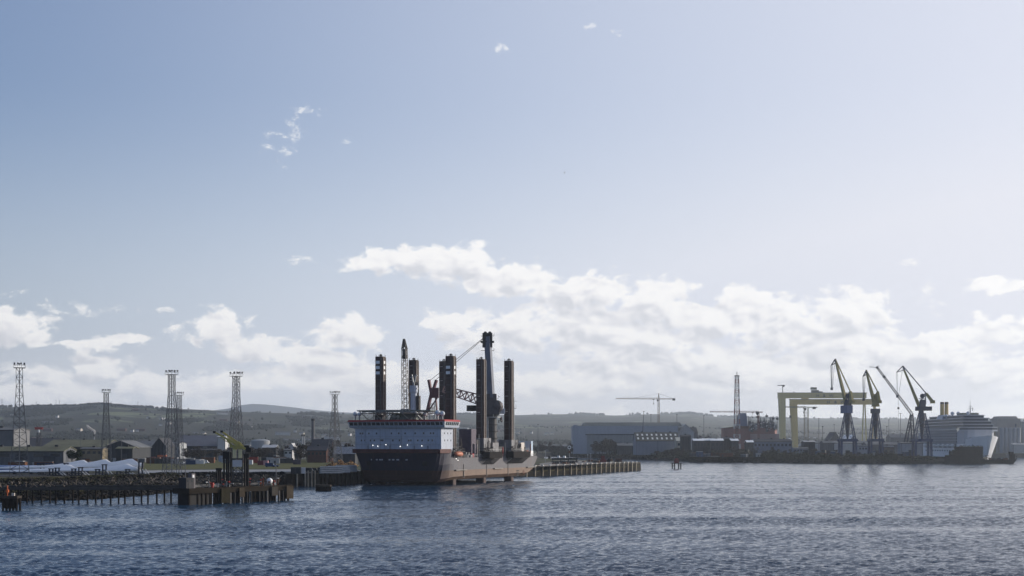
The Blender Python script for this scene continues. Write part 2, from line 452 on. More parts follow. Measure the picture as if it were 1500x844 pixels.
# ---- hills
ridge = [(-400,604),(-200,600),(0,597),(60,594.5),(110,594),(150,591.5),(185,595),(240,597.5),(300,600),(360,603),(420,605),(480,606.5),(540,607),(640,608),
         (760,608.5),(850,607.5),(900,609.5),(960,607),(1010,606.5),(1050,611),(1150,614.5),(1300,615),(1400,614.5),(1500,616),(1700,613),(1900,612)]
far_ridge = [(420,6600),(640,9000),(800,12000)]                 # the ridge draws back to the right
def hill_z(x, y):
    D = y; px = 750 + x*FPX/D
    yr = interp(px, far_ridge)
    H = CAMZ + (HY - interp(px, ridge))*yr/FPX
    t = (D - 3000.)/(yr - 3000.)
    s = max(0., min(1., t)); s = s*s*(3-2*s)*.55 + s*.45
    z = 4.5 + (H - 6)*s
    if D > yr: z = H - (D-yr)*.03
    z += fbm(x, y, 900, 3)*26*min(1, s*2)*(1-.75*s) + fbm(x+99, y, 240, 3)*5*min(1, s*3)
    return z
def build_hills():
    na, nd = 460, 80; mb = MB()
    for j in range(nd+1):
        for i in range(na+1):
            px = -700 + 2900*i/na; D = 3000 + (interp(px, far_ridge)*1.1-3000)*(j/nd); x = X_(px, D)
            mb.v.append((x, D, hill_z(x, D)))
    for j in range(nd):
        for i in range(na):
            k = j*(na+1)+i; mb.f.append((k, k+1, k+na+2, k+na+1))
    return mb
def hill_material():
    m = bpy.data.materials.new('hill_fields_and_woods'); m.use_nodes = True
    T = NT(m.node_tree); b = T.n['Principled BSDF']
    tc = T.node('ShaderNodeTexCoord').outputs['Object']
    wp = T.vm('ADD', tc, T.vm('MULTIPLY', T.node('ShaderNodeTexNoise').outputs[1], (30,30,0)))
    vo = T.node('ShaderNodeTexVoronoi'); T.l.new(T.vm('MULTIPLY', wp, (.0085,.0042,0.)), vo.inputs['Vector']); vo.inputs['Scale'].default_value = 1
    ve = T.node('ShaderNodeTexVoronoi', feature='DISTANCE_TO_EDGE'); T.l.new(T.vm('MULTIPLY', wp, (.0085,.0042,0.)), ve.inputs['Vector']); ve.inputs['Scale'].default_value = 1
    sp = T.node('ShaderNodeSeparateColor'); T.l.new(vo.outputs['Color'], sp.inputs[0])
    field = T.ramp(sp.outputs[0], [(0.,(.034,.040,.026)),(.25,(.046,.055,.034)),(.45,(.058,.055,.038)),(.6,(.022,.026,.018)),(.8,(.13,.15,.085)),(.92,(.055,.048,.038))], 'CONSTANT')
    wood = T.noise(T.vm('MULTIPLY', tc, (.0016,.0030,.004)), 1., 6, .65, .4)
    n2 = T.noise(tc, .03, 5, .7)
    wcol = T.ramp(n2, [(.3,(.018,.022,.014)),(.6,(.045,.045,.03)),(.75,(.06,.055,.04))])
    sz = T.node('ShaderNodeSeparateXYZ'); T.l.new(tc, sz.inputs[0])
    low = T.maprange(sz.outputs[2], 20., 150., .14, -.13)
    wmask = T.maprange(T.m('ADD', wood, low), .43, .52)
    c = T.mix(T.maprange(ve.outputs[0], .03, .09, 1., 0.), field, wcol)
    c = T.mix(wmask, c, wcol)
    T.l.new(c, b.inputs['Base Color']); b.inputs['Roughness'].default_value = 1.; b.inputs['Specular IOR Level'].default_value = .1
    bp = T.node('ShaderNodeBump'); bp.inputs['Distance'].default_value = 12.; bp.inputs['Strength'].default_value = .8
    T.l.new(T.m('MULTIPLY', n2, wmask), bp.inputs['Height']); T.l.new(bp.outputs[0], b.inputs['Normal'])
    return m
hill_m = hill_material()
struct('hills', build_hills(), hill_m, smooth=True)
def build_mountain():
    prof = [(-600,612),(-300,609),(0,607),(200,606),(300,603),(335,598),(355,592.5),(372,591),(395,592.5),(425,596),(455,600),(490,603.5),(560,607),(800,609),(1200,612),(2000,618)]
    mb = MB(); na = 300
    for j, D in enumerate((13200, 13700, 14000, 14600)):
        for i in range(na+1):
            px = -600 + 2600*i/na; x = X_(px, D)
            H = CAMZ + (HY-interp(px, prof))*14000/FPX
            mb.v.append((x, D, (-1, .62*H, H + fbm(x, D, 900, 3)*12, H*.8)[j]))
    for j in range(3):
        for i in range(na):
            k = j*(na+1)+i; mb.f.append((k, k+1, k+na+2, k+na+1))
    return mb
struct('mountain', build_mountain(), mat('moorland', (.07,.065,.045), 1., .3, .0006), smooth=True)

# ---- haze: one closed box of even, pale air round everything
hz = MB().box(-13000, 13000, -1600, 15200, -2.6, 445).build('haze', None)
hm = bpy.data.materials.new('harbour_haze'); hm.use_nodes = True
_T = NT(hm.node_tree); _T.n.clear(); _o = _T.node('ShaderNodeOutputMaterial'); _v = _T.node('ShaderNodeVolumePrincipled')
_v.inputs['Color'].default_value = (.78,.88,1.,1); _v.inputs['Density'].default_value = 6.2e-5; _v.inputs['Anisotropy'].default_value = .6
_T.l.new(_v.outputs[0], _o.inputs['Volume'])
hz.data.materials.append(hm); hz['kind'] = 'stuff'; hz['label'] = 'pale sunlit sea haze over the harbour and hills'

# ================================================================== JACK-UP VESSEL
hull_m = bpy.data.materials.new('hull_navy_over_red'); hull_m.use_nodes = True
def _hull():
    T = NT(hull_m.node_tree); b = T.n['Principled BSDF']
    tc = T.node('ShaderNodeTexCoord').outputs['Object']
    sp = T.node('ShaderNodeSeparateXYZ'); T.l.new(tc, sp.inputs[0])
    n1 = T.noise(tc, .25, 6, .65, .2); n2 = T.noise(T.vm('MULTIPLY', tc, (.8,.8,.06)), 1., 5, .65); n3 = T.noise(tc, 2.2, 4, .6)
    # plate seams
    br = T.m('ABSOLUTE', T.m('SINE', T.m('MULTIPLY', sp.outputs[1], .9)))
    navy = T.mix(n1, (.006,.007,.020), (.014,.016,.038))
    red = T.mix(n1, (.08,.048,.033), (.21,.14,.10))
    side = T.maprange(sp.outputs[1], -14., -4.)                 # sunlit glare painted into the sides as a paler tone; shaded bow kept dark
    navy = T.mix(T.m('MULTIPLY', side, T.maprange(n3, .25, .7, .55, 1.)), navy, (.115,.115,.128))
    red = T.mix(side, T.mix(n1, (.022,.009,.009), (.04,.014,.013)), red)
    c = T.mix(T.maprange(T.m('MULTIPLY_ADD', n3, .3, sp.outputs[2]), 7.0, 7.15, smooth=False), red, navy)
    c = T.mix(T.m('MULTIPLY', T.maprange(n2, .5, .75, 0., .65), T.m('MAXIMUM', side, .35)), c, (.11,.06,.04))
    c = T.mix(T.maprange(br, .0, .05, .35, 0.), c, (.05,.04,.04))
    T.l.new(c, b.inputs['Base Color']); b.inputs['Roughness'].default_value = .6; b.inputs['Specular IOR Level'].default_value = .2
_hull()
leg_m = mat('leg_brown', (.055,.031,.028), .6, .3, .25, streak=.3)
legedge_m = mat('leg_rack', (.10,.09,.085), .5, .3, .8)
sup_m = mat('superstructure_white', (.40,.44,.52), .5, .10, .12, streak=.4)
trim_red = mat('trim_red', (.30,.025,.03), .5, .15, .5)
deckgear = mat('deck_gear', (.04,.037,.038), .7, .5, .6)
jack_m = mat('jack_case_grey', (.18,.18,.19), .6, .25, .3, streak=.5)
purple_m = mat('maroon_frame', (.12,.055,.07), .6, .25, .4)
boom_m = mat('boom_blue_grey', (.13,.145,.185), .55, .2, .2)
dome_m = mat('radome', (.55,.58,.62), .5, .05, .3)

ship = thing('jack_up_vessel', 'six-legged jack-up vessel with dark hull and white bow accommodation beside the quay', 'ship', SHIP_O, -TH)
HB = 22.5; DECK = 12.8; KEEL = 2.5
def hull():
    # sections from bow to stern: (y, half breadth low, half breadth top, keel z, top z)
    rings = []
    for y, bl, bt, zk, zt in ((-20.5,16.5,21.6,2.3,16.4),(-19.0,18.2,22.2,1.6,16.4),(-15.0,20.0,22.5,1.3,16.4),(-9,21.6,22.5,1.8,16.4),(-5.2,22.3,22.5,2.3,16.4),(-5.0,22.3,22.5,2.3,DECK),
                              (20,22.5,22.5,2.5,DECK),(60,22.5,22.5,2.5,DECK),(90,22.5,22.5,2.5,DECK),(97,22.5,22.5,4.4,DECK),(104,22.3,22.5,9.6,DECK)):
        rake = 4.5 if y < -18 else 0
        r = [(-bl+2, y+rake*.8, zk), (bl-2, y+rake*.8, zk), (bl, y+rake*.7, zk+1.6), (bl+(bt-bl)*.6, y+rake*.35, zk+(zt-zk)*.55), (bt, y, zt), (-bt, y, zt), (-bl-(bt-bl)*.6, y+rake*.35, zk+(zt-zk)*.55), (-bl, y+rake*.7, zk+1.6)]
        rings.append(r)
    return MB().loft(rings)
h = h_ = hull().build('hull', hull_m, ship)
MB().box(-22.2,22.2,-21.1,-20.7,15.0,16.9).box(-22.6,-22.2,-21,-5,15.0,16.9).box(22.55,22.9,-21,-9,15.0,16.9).build('bulwark', mat('bulwark_red',(.075,.026,.024),.6,.4,.6,streak=.5), h)
# pale name strokes low on the bow, draught marks and round load mark on the side
for i, (x, w) in enumerate(((-13.4,.5),(-10.8,.9),(-9.1,1.),(-7.9,.7),(-4.1,.8),(-2.3,1.1),(-.1,1.4),(4.6,1.1))):
    yy = -20.5 + 4.5*.22
    MB().box(x, x+w, yy-.42, yy-.30, 11.6, 12.2).build('hull_letter', mat('faded_lettering',(.34,.36,.40),.6,.3,.8), h)
MB().tube((22.5,84,4.6),(22.62,84,4.6),1.1,n=16).build('load_mark', mat('load_mark_brown',(.10,.045,.03),.6,.3,.8), h)
for k in range(3): MB().box(22.5,22.58,74,77.2,2.6+k*1.2,3.2+k*1.2).build('draught_mark', black, h)
for y in (6, 34, 62): MB().box(22.5,22.72,y,y+.5,KEEL+.6,9.6).build('fender_strip', mat('strip_grey',(.13,.12,.12),.6,.3,.5), h)
for y0, y1 in ((-4,9),(43,54),(88,100)): MB().box(22.5,23.3,y0,y1,6.7,7.15).build('rubbing_strake', mat('strake_white',(.2,.185,.17),.5,.2,.5), h)
for k in range(4): MB().box(22.5,22.8,62+k*1.4,62.25+k*1.4,DECK-4,DECK).build('mooring_rail', grey_steel, h)

# accommodation block
S0, S1 = -18.6, -5.6
blk = MB().frustum((-22.3,22.3,S0,S1),16.4,(-22.3,22.3,S0-.3,S1),26.3).build('accommodation_block', sup_m, ship)
MB().box(-22.8,22.8,S0-.9,S1+.4,26.3,26.8).build('deck_edge', grey_steel, blk)
MB().box(-14,3,S0-.45,S0-.28,21.55,21.75).build('handrail', grey_steel, blk)
for z, xs in ((24.2,(-19.6,-18.3,-15,-11,-3.2,.6,3.9,9.1,13.4,17,18.4)),(20.9,(-19,-17.2,-14.2,-12.2,-8.6,-7.8,-2.5,.9,5.7,6.8,10.4,12.6,15.8,17.8))):
    for x in xs:
        yy = S0 - .3*(z-16.4)/9.9
        MB().box(x-.36,x+.36,yy-.05,yy+.1,z-.42,z+.42).build('porthole', glass, blk)
for y in (-15,-11.5,-8):
    for z in (24.2,20.9): MB().box(22.25,22.36,y-.35,y+.35,z-.4,z+.4).build('porthole', glass, blk)
for x, z in ((-12.8,18.6),(-10.2,18.2),(-6,18.9),(1.5,18.1),(5.2,18.8),(12.6,18.4)):
    MB().ball((x,S0-.5,z),.13,8).build('deck_lamp', glow('lamp_glow',(1.,.97,.9),6.), blk)
for y, z in ((-3.6,12.3),(-1.6,11.6)): MB().ball((23.1,y,z),.11,8).build('deck_lamp', glow('lamp_glow',(1,1,1),9.), blk)

# bridge
br = MB().frustum((-24.6,24.6,S0-1.2,S1+1.5),26.8,(-24.9,24.9,S0-2.,S1+1.7),27.7).build('bridge', sup_m, ship)
MB().frustum((-24.7,24.7,S0-1.8,S1+1.5),27.7,(-25.2,25.2,S0-2.5,S1+1.9),29.6).build('window_band', mat('bridge_frame',(.42,.45,.48),.5,.1,.4), br)
x = -24.3
while x < 24:
    w = 2.35; x1 = min(x+w, 24.4)
    ya, yb = S0-1.84, S0-2.46
    MB().add([(x,ya-.05,27.9),(x1-.4,ya-.05,27.9),(x1-.4,yb-.05,29.35),(x,yb-.05,29.35)], [(0,1,2,3)]).build('window_pane', glass, br)
    x += w
y = S0-.8
while y < S1+.4:
    MB().add([(24.79,y,27.9),(24.79,y+1.6,27.9),(25.2,y+1.6,29.35),(25.2,y,29.35)], [(0,1,2,3)]).build('window_pane', glass, br); y += 2.1
MB().frustum((-25.3,25.3,S0-2.6,S1+2),29.6,(-24.8,24.8,S0-2.2,S1+1.8),30.5).build('roof_trim', trim_red, br)
rl = MB()
for i in range(34):
    xx = -24.3+i*48.6/33; rl.beam((xx,S0-1.9,30.5),(xx,S0-1.9,31.7),.09)
for z in (31.1,31.7): rl.beam((-24.3,S0-1.9,z),(24.3,S0-1.9,z),.08)
rl.build('railing', grey_steel, br)
for x, r, z in ((-22.6,1.0,33.4),(-20.4,.85,33.2),(20.2,1.15,33.6),(22.6,1.0,33.3),(-2.2,.9,32.1),(-.2,.7,32.0),(13.8,.9,33.2)):
    r *= 1.15; d = MB().ball((x,S0+.5,z),r,12).build('radome', dome_m, br, smooth=True)
    MB().tube((x,S0+.5,30.4),(x,S0+.5,z-r*.8),.3,n=6).build('mast', grey_steel, d)
MB().frustum((-5,9,S0+1,S1),30.5,(-4,8,S0+1.6,S1),33.4).build('deckhouse', mat('deckhouse_green',(.13,.16,.15),.6,.3,.4), br)
MB().box(-16,-12,-11,-8,30.5,33.0).build('locker', deckgear, br)
# helideck on struts
hd = MB().prism([(-18.5,-24),(-16,-26.5),(10,-26.5),(17.5,-20),(17.5,-8),(10,-3.5),(-14,-3.5),(-18.5,-9)],34.4,34.9).build('helideck', mat('helideck_grey',(.10,.12,.12),.7,.2,.3), ship)
st = MB()
for x in (-15,-8,-1,6,13):
    st.beam((x,-19,30.4),(x-1.5,-25.4,34.4),.3); st.beam((x,-14,30.4),(x,-14,34.4),.3); st.beam((x,-19,30.4),(x+3.5,-14,34.4),.22)
    st.beam((x,-25.8,34.1),(x+7 if x < 13 else x,-25.8,34.1),.35)
    st.beam((x,-25.4,33.6),(x,-5,33.6),.4)
st.build('strut', grey_steel, hd)
nt = MB()
for i in range(16):
    nt.beam((-16+i*26/15,-26.5,34.6),(-16+i*26/15,-27.9,34.9),.08)
nt.beam((-17,-27.9,34.9),(11,-27.9,34.9),.12)
nt.build('safety_net', grey_steel, hd)

# six legs
leg_z = 61.0
leg_me = None
for k, yy in enumerate((0, 36.5, 73.0)):
    for sx in (-1, 1):
        x = 18.6*sx; w = 2.05; top = leg_z + {(-1,0):.2,(1,0):-.4,(-1,1):.5,(1,1):.1,(-1,2):1.9,(1,2):1.3}[(sx,k)]
        L = MB().prism([(x-w,yy-w+.5),(x-w+.5,yy-w),(x+w-.5,yy-w),(x+w,yy-w+.5),(x+w,yy+w-.5),(x+w-.5,yy+w),(x-w+.5,yy+w),(x-w,yy+w-.5)],-1.0,top).build('leg', leg_m, ship)
        MB().box(x+w,x+w+.22,yy-1.5,yy-.9,KEEL,top-.4).box(x+w,x+w+.22,yy+.9,yy+1.5,KEEL,top-.4).build('rack', legedge_m, L)
        MB().box(x+.9,x+1.5,yy-w-.18,yy-w,KEEL,top-.4).build('rack', legedge_m, L)
        for zz in range(14):
            zq = 14+zz*3.3
            if zq < top-2: MB().box(x-w+.45,x+w-.45,yy-w-.05,yy-w+.01,zq,zq+.22).box(x+w-.01,x+w+.05,yy-w+.45,yy+w-.45,zq,zq+.22).build('weld_band', legedge_m, L)
        cp = MB().box(x-1.8,x+1.8,yy-1.8,yy+1.8,top,top+.25)
        for dx, dy in ((-1.6,-1.6),(1.6,-1.6),(1.6,1.6),(-1.6,1.6),(0,-1.6)): cp.beam((x+dx,yy+dy,top),(x+dx,yy+dy,top+1.1),.16)
        cp.ball((x+.1,yy,top+.9),.6,8)
        cp.build('cap', deckgear, L)
        if k == 0:
            for j in range(3 if sx < 0 else 2):
                z = top-1.9-(j+(0 if sx < 0 else 1.0))*2.55
                MB().box(x-1.5,x+.6,yy-w-.08,yy-w,z-1.4,z).build('white_panel', white_paint, L)
                MB().box(x+w,x+w+.08,yy-.7,yy+.7,z-1.4,z).build('white_panel', white_paint, L)
        else:
            for z in (top-2.6,top-10,top-18,top-26): MB().box(x-1.1,x+.3,yy-w-.06,yy-w,z-.3,z).build('height_mark', mat('height_mark',(.32,.28,.27),.6,.2,.5), L)

# jack cases and decks round the legs
def jackcase(x, y, w, ztop, seed):
    r = random.Random(seed); sx = 1 if x > 0 else -1
    J = MB().box(x-w,x+w,y-w-1,y+w+1,DECK,ztop).build('jack_case', jack_m, ship)
    pl = MB().box(x-w-1.4,x+w+1.4,y-w-3.2,y+w+3.2,DECK+2.6,DECK+3.0)
    for i in range(9):
        t = y-w-3.1+i*(2*w+6.2)/8; pl.beam((x+w+1.3,t,DECK+3),(x+w+1.3,t,DECK+4.2),.12); pl.beam((x+w+1.3,t,DECK),(x+w+1.3,t,DECK+2.6),.22)
    for z in (3.6,4.2): pl.beam((x+w+1.3,y-w-3.1,DECK+z),(x+w+1.3,y+w+3.1,DECK+z),.11)
    for i in range(5):
        t = x-w-1.3+i*(2*w+2.6)/4; pl.beam((t,y-w-3.1,DECK+3),(t,y-w-3.1,DECK+4.2),.12)
    pl.beam((x-w-1.3,y-w-3.1,DECK+4.2),(x+w+1.3,y-w-3.1,DECK+4.2),.1)
    pl.build('walkway', deckgear, J)
    for i in range(8):
        a = r.uniform(-w-2,w+2); b = r.choice((w+.2, w-1.4)); s = r.uniform(.5,1.1)
        MB().tube((x+b*sx*.98, y+a, DECK+r.uniform(3.2,5.0)), (x+(b+.9)*sx, y+a, DECK+r.uniform(3.2,5.0)), s*.6, n=8).build('jacking_motor', deckgear, J)
    pp = MB()
    for i in range(10):
        a = r.uniform(-w-2,w+2); hh = r.uniform(2,6.5)
        pp.beam((x+w+.4, y+a, DECK+3), (x+w+.4+r.uniform(-.3,.3), y+a+r.uniform(-.8,.8), DECK+3+hh), .18)
    pp.build('pipework', deckgear, J)
jackcase(18.4, 36.5, 3.6, 22.2, 1); jackcase(18.4, 73, 3.6, 21.4, 2); jackcase(18.4, 0, 3.4, 18, 3)
jackcase(-18.4, 36.5, 3.6, 22.2, 4); jackcase(-18.4, 73, 3.6, 21.4, 5)
# dark sponsons overhanging the side at the two after legs, with brackets
for y0, y1 in ((28.5,44.5),(60,83)):
    sp_ = MB().box(22.55,26.6,y0,y1,DECK-.6,DECK+2.6).build('sponson', mat('sponson_dark',(.018,.016,.016),.8,.4,.5), ship)
    for i in range(int((y1-y0)/1.9)):
        yy = y0+.4+i*1.9
        MB().beam((26.3,yy,DECK-.6),(22.6,yy,DECK-3.6),.3).build('bracket', deckgear, sp_)
        MB().beam((26.5,yy,DECK+2.6),(26.5,yy,DECK+3.8),.12).build('rail_post', grey_steel, sp_)
    MB().beam((26.5,y0,DECK+3.8),(26.5,y1,DECK+3.8),.12).build('top_rail', grey_steel, sp_)
# deck houses and gear along the starboard side
for (a,b,c,d,e,f,m,nm) in ((14,20.5,20,26,DECK,21.5,mat('tank_purple',(.075,.06,.085),.6,.3,.4),'machinery_house'),(12,20,27.5,30.8,DECK,19,deckgear,'winch_house'),
                   (11,21.6,44,52,DECK+.01,17.5,jack_m,'deck_cabin'),(12,21,54,60,DECK,15.5,deckgear,'generator'),(10,21,84,89,DECK,17.6,mat('cabin_cream',(.55,.50,.45),.6,.1,.4),'deck_cabin'),
                   (8,20,93,97.5,DECK,13.4,orange_paint,'deck_container'),(8,21,98.5,102,DECK,13.2,white_paint,'deck_cabin'),(14,21,99,101.5,13.2,18.4,mat('pale_blue',(.36,.46,.56),.5,.1,.3),'ventilator_house'),
                   (-6,8,10,18,DECK,14,deckgear,'hatch'),(-8,6,84,96,DECK,13,rust,'deck_cargo'),(-21,-9,14,30,DECK,17,sup_m,'deck_house')):
    MB().box(a,b,c,d,e+(2.4 if e > 13 else 0),f+(5 if nm == 'machinery_house' else 2.4)).build(nm, m, ship)
r2 = random.Random(23)
for i in range(46):
    y = r2.uniform(-2,101); x = r2.uniform(19.5,22); h = r2.choice((1.2,1.8,2.4,3.2,4.8,6.5)); w = r2.uniform(.25,1.1) if h < 4 else r2.uniform(.12,.3)
    MB().box(x-w,x+w,y-w*1.4,y+w*1.4,DECK,DECK+h).build('deck_fitting', r2.choice((deckgear,deckgear,rust,jack_m,dark_steel,trim_red)), ship)
for z, x0, x1 in ((18.9,-21.8,21.8),(22.6,-21.8,21.8)): MB().box(x0,x1,S0-.38,S0-.24,z,z+.12).build('deck_line', grey_steel, blk)
for x in (-17,-6.4,1.8,8.2,19.4): MB().box(x,x+.16,S0-.42,S0-.25,16.6,26.2).build('drain_pipe', sup_m, blk)
for x in (-16,-4.5,8,15): MB().box(x,x+.95,S0-.12,S0-.02,16.5,18.5).build('door', mat('door_grey',(.22,.24,.28),.6,.1,.4), blk)
for x in (-14.5,14.5): MB().box(x-1.1,x+1.1,-20.95+.9,-20.0,9.2,11.2).build('anchor_pocket', black, h_)
rl = MB()
for i in range(60):
    y = -4+i*1.8; rl.beam((22.3,y,DECK),(22.3,y,DECK+1.2),.1)
rl.beam((22.3,-4,DECK+1.2),(22.3,102.5,DECK+1.2),.09).beam((22.3,-4,DECK+.6),(22.3,102.5,DECK+.6),.07)
rl.build('railing', grey_steel, ship)
for y, m in ((-2.2,mat('lifeboat_orange',(.40,.15,.09),.5,.15,.4)),(66,mat('faded_pink',(.5,.32,.27),.6,.1,.4))):
    # covered lifeboats hung outboard
    rings = []
    for t, s in ((-4,.25),(-3.2,.75),(-1.5,1),(1.5,1),(3.2,.8),(4,.3)):
        rings.append([(23.6+1.35*s*math.cos(a), y+t, (14.4 if y < 0 else 13.4)+1.35*s*math.sin(a)*(1 if math.sin(a) > 0 else .8)) for a in [2*math.pi*i/10 for i in range(10)]])
    lb = MB().loft(rings).build('lifeboat', m, ship, smooth=True)
    zc = 14.4 if y < 0 else 13.4
    MB().beam((22.4,y-2.6,DECK),(22.6,y-2.6,zc+2.4),.3).beam((22.6,y-2.6,zc+2.4),(23.8,y-2.6,zc+2.2),.25).beam((22.4,y+2.6,DECK),(22.6,y+2.6,zc+2.4),.3).beam((22.6,y+2.6,zc+2.4),(23.8,y+2.6,zc+2.2),.25).build('davit', grey_steel, lb)
r_ = random.Random(11)
for i in range(34):
    x = r_.uniform(-20,20); y = r_.uniform(8,100); s = r_.uniform(.6,2.2)
    if abs(x) > 13 and min(abs(y-36.5),abs(y-73)) < 9: continue
    MB().cbox((x,y,DECK+s*.6),(s*2,s*r_.uniform(1,3),s*1.2)).build('deck_gear', r_.choice((deckgear,rust,jack_m,grey_steel)), ship)
for i, (x, y, z) in enumerate(((21.5,27,24),(21.3,80.5,24),(20.8,90,26),(20,97,22),(21,62,20))):
    MB().tube((x,y,DECK),(x,y,z),.16,.09,n=6).build('light_mast', grey_steel, ship)
lm = MB().lattice((15,88,DECK),(15,88,44),1.3,.8,14,.16,.09).build('comms_mast', grey_steel, ship)
MB().box(13.2,16.8,87.6,88.4,38,38.3).beam((13.4,88,38.2),(13.4,88,40.5),.12).beam((16.6,88,38.2),(16.6,88,40.5),.12).beam((12.9,88,42),(17,88,42),.2).build('yard_arm', grey_steel, lm)

# main crane: tower, slewing house, steep boom, back mast with two-pronged head
C0 = Vector((13,62,0)); A0 = Vector((-14.7,51.5,0)); dirA = (A0-C0).normalized(); nrm = Vector((-dirA.y, dirA.x, 0))
mc = MB().lathe([(3.6,DECK),(3.6,20),(3.1,21),(3.1,33),(4.3,34.5)],(C0.x,C0.y,0),14).build('main_crane', mat('pedestal_grey',(.07,.07,.075),.6,.3,.3), ship)
for zz in (14.5,18,22,25.5,29): MB().lathe([(3.75,zz),(3.75,zz+.35)],(C0.x,C0.y,0),14).build('pedestal_ring', deckgear, mc)
MB().box(C0.x-.4,C0.x+.4,C0.y-4.2,C0.y-3.6,DECK,33).build('ladder', grey_steel, mc)
hs = MB()
def obox(mb, c, a, b, n0, n1, z0, z1):
    q = [c+dirA*a+nrm*n0, c+dirA*b+nrm*n0, c+dirA*b+nrm*n1, c+dirA*a+nrm*n1]
    return mb.prism([(p.x,p.y) for p in q], z0, z1)
obox(hs, C0, -4.5, 5.5, -4, 4, 34.5, 41.5); obox(hs, C0, -3, 3, -3, 3, 41.5, 45)
hs.ball((C0.x+3.6*-dirA.x, C0.y, 38.5), 3.4, 12)
hs.build('slewing_house', mat('house_grey',(.085,.08,.085),.6,.3,.3,streak=.5), mc)
obox(MB(), C0, 6, 12.5, -4.2, -1.2, 36.2, 39.2).build('winch_platform', deckgear, mc)
obox(MB(), C0, -7.2, -4.2, -4.5, -2, 34.8, 37.6).build('cab', sup_m, mc)
gr = MB()
for i in range(7):
    a = 2*math.pi*i/7; gr.beam((C0.x+4.8*math.cos(a),C0.y+4.8*math.sin(a),33.2),(C0.x+4.8*math.cos(a),C0.y+4.8*math.sin(a),34.6),.2)
gr.lathe([(5.2,32.8),(5.2,33.2)],(C0.x,C0.y,0),14); gr.build('gallery', grey_steel, mc)
b0 = C0 - dirA*.1 + Vector((0,0,43)); b1 = C0 + dirA*1.6 + Vector((0,0,74.5))
bm = MB()
for s in (-1.15, 1.15): bm.beam(b0+nrm*s*1.5, b1+nrm*s, 2.6, 3.2, 2.4)
for k in range(9):
    t = (k+.5)/9; p = b0+(b1-b0)*t; bm.beam(p-nrm*1.3, p+nrm*1.3, .7)
    p2 = b0+(b1-b0)*min(1,t+.1); bm.beam(p-nrm*1.3, p2+nrm*1.3, .35)
bm.build('boom', boom_m, mc)
hh = MB()
obox(hh, C0+dirA*1.8, -2.6, 2.4, -2.1, -.5, 69, 76.3); obox(hh, C0+dirA*1.8, -2.6, 2.4, .5, 2.1, 69, 76.3); obox(hh, C0+dirA*1.8, -3.4, 3.4, -2.3, 2.3, 71.5, 72.2)
for z in (67.5,71.5,75): 
    hh.beam(C0+dirA*5.2+nrm*-2+Vector((0,0,z)), C0-dirA*1.6+nrm*-2+Vector((0,0,z)), .25)
    hh.beam(C0-dirA*1.6+nrm*-2+Vector((0,0,z)), C0-dirA*1.6+nrm*-2+Vector((0,0,z+1.2)), .15)
for d in (-1.4,.9):
    p = C0+dirA*(1.8+d); hh.tube(p-nrm*2.0+Vector((0,0,76.2)), p+nrm*2.0+Vector((0,0,76.2)), .9, n=10)
hh.build('boom_head', deckgear, mc)
m0 = C0 + dirA*4 + Vector((0,0,41.5)); m1 = C0 + dirA*24.5 + Vector((0,0,47.5))
MB().lattice(m0, m1, 5, 3.6, 7, .55, .3, 5.2, 3.0, cross=True).build('back_mast', mat('mast_red_grey',(.26,.17,.16),.6,.5,.5), mc)
fr = MB()
for s in (-1.6, 1.6):
    base = A0 + nrm*s; 
    fr.beam(base+dirA*3.5+Vector((0,0,34.5)), base+dirA*.8+Vector((0,0,46)), 1.1); fr.beam(base+dirA*.8+Vector((0,0,45)), base+dirA*2.2*(1 if s > 0 else -.7)+Vector((0,0,52.3)), 1.5, 1.2)
    fr.beam(base-dirA*2.5+Vector((0,0,30)), base-dirA*1+Vector((0,0,46)), .6); fr.beam(base+dirA*3.5+Vector((0,0,34.5)), base-dirA*2+Vector((0,0,43)), .45)
    fr.beam(base+dirA*3.5+Vector((0,0,34.5)), base+dirA*7+Vector((0,0,28)), .9)
obox(fr, A0, -2.8, 1.8, -1.9, 1.9, 43, 48.2)
fr.build('a_frame', purple_m, mc)
lf = MB().lattice(A0+Vector((0,0,DECK)), A0+Vector((0,0,40)), 3.4, 2.6, 12, .28, .16); lf.build('boom_rest', grey_steel, mc)
cb = MB()
for s in (-1.7,-.6,.6,1.7): cb.beam(b1+nrm*s+Vector((0,0,1)), A0+dirA*(1.5 if s>0 else -.8)+nrm*s*.9+Vector((0,0,52)), .14)
for s in (-1,1): cb.beam(C0+dirA*2+nrm*s+Vector((0,0,75)), C0-dirA*2.9+nrm*s+Vector((0,0,24)), .1)
cb.build('cable', dark_steel, mc)
rq = random.Random(77)
for i in range(26):
    a = rq.uniform(-6,7); n_ = rq.uniform(-5,-3.6); z_ = rq.uniform(30,45); p_ = C0+dirA*a+nrm*n_
    MB().beam(p_+Vector((0,0,z_)), p_+dirA*rq.uniform(-2,2)+Vector((0,0,z_+rq.uniform(.4,3.2))), rq.uniform(.12,.5)).build('crane_fitting', rq.choice((deckgear,rust,grey_steel,purple_m)), mc)
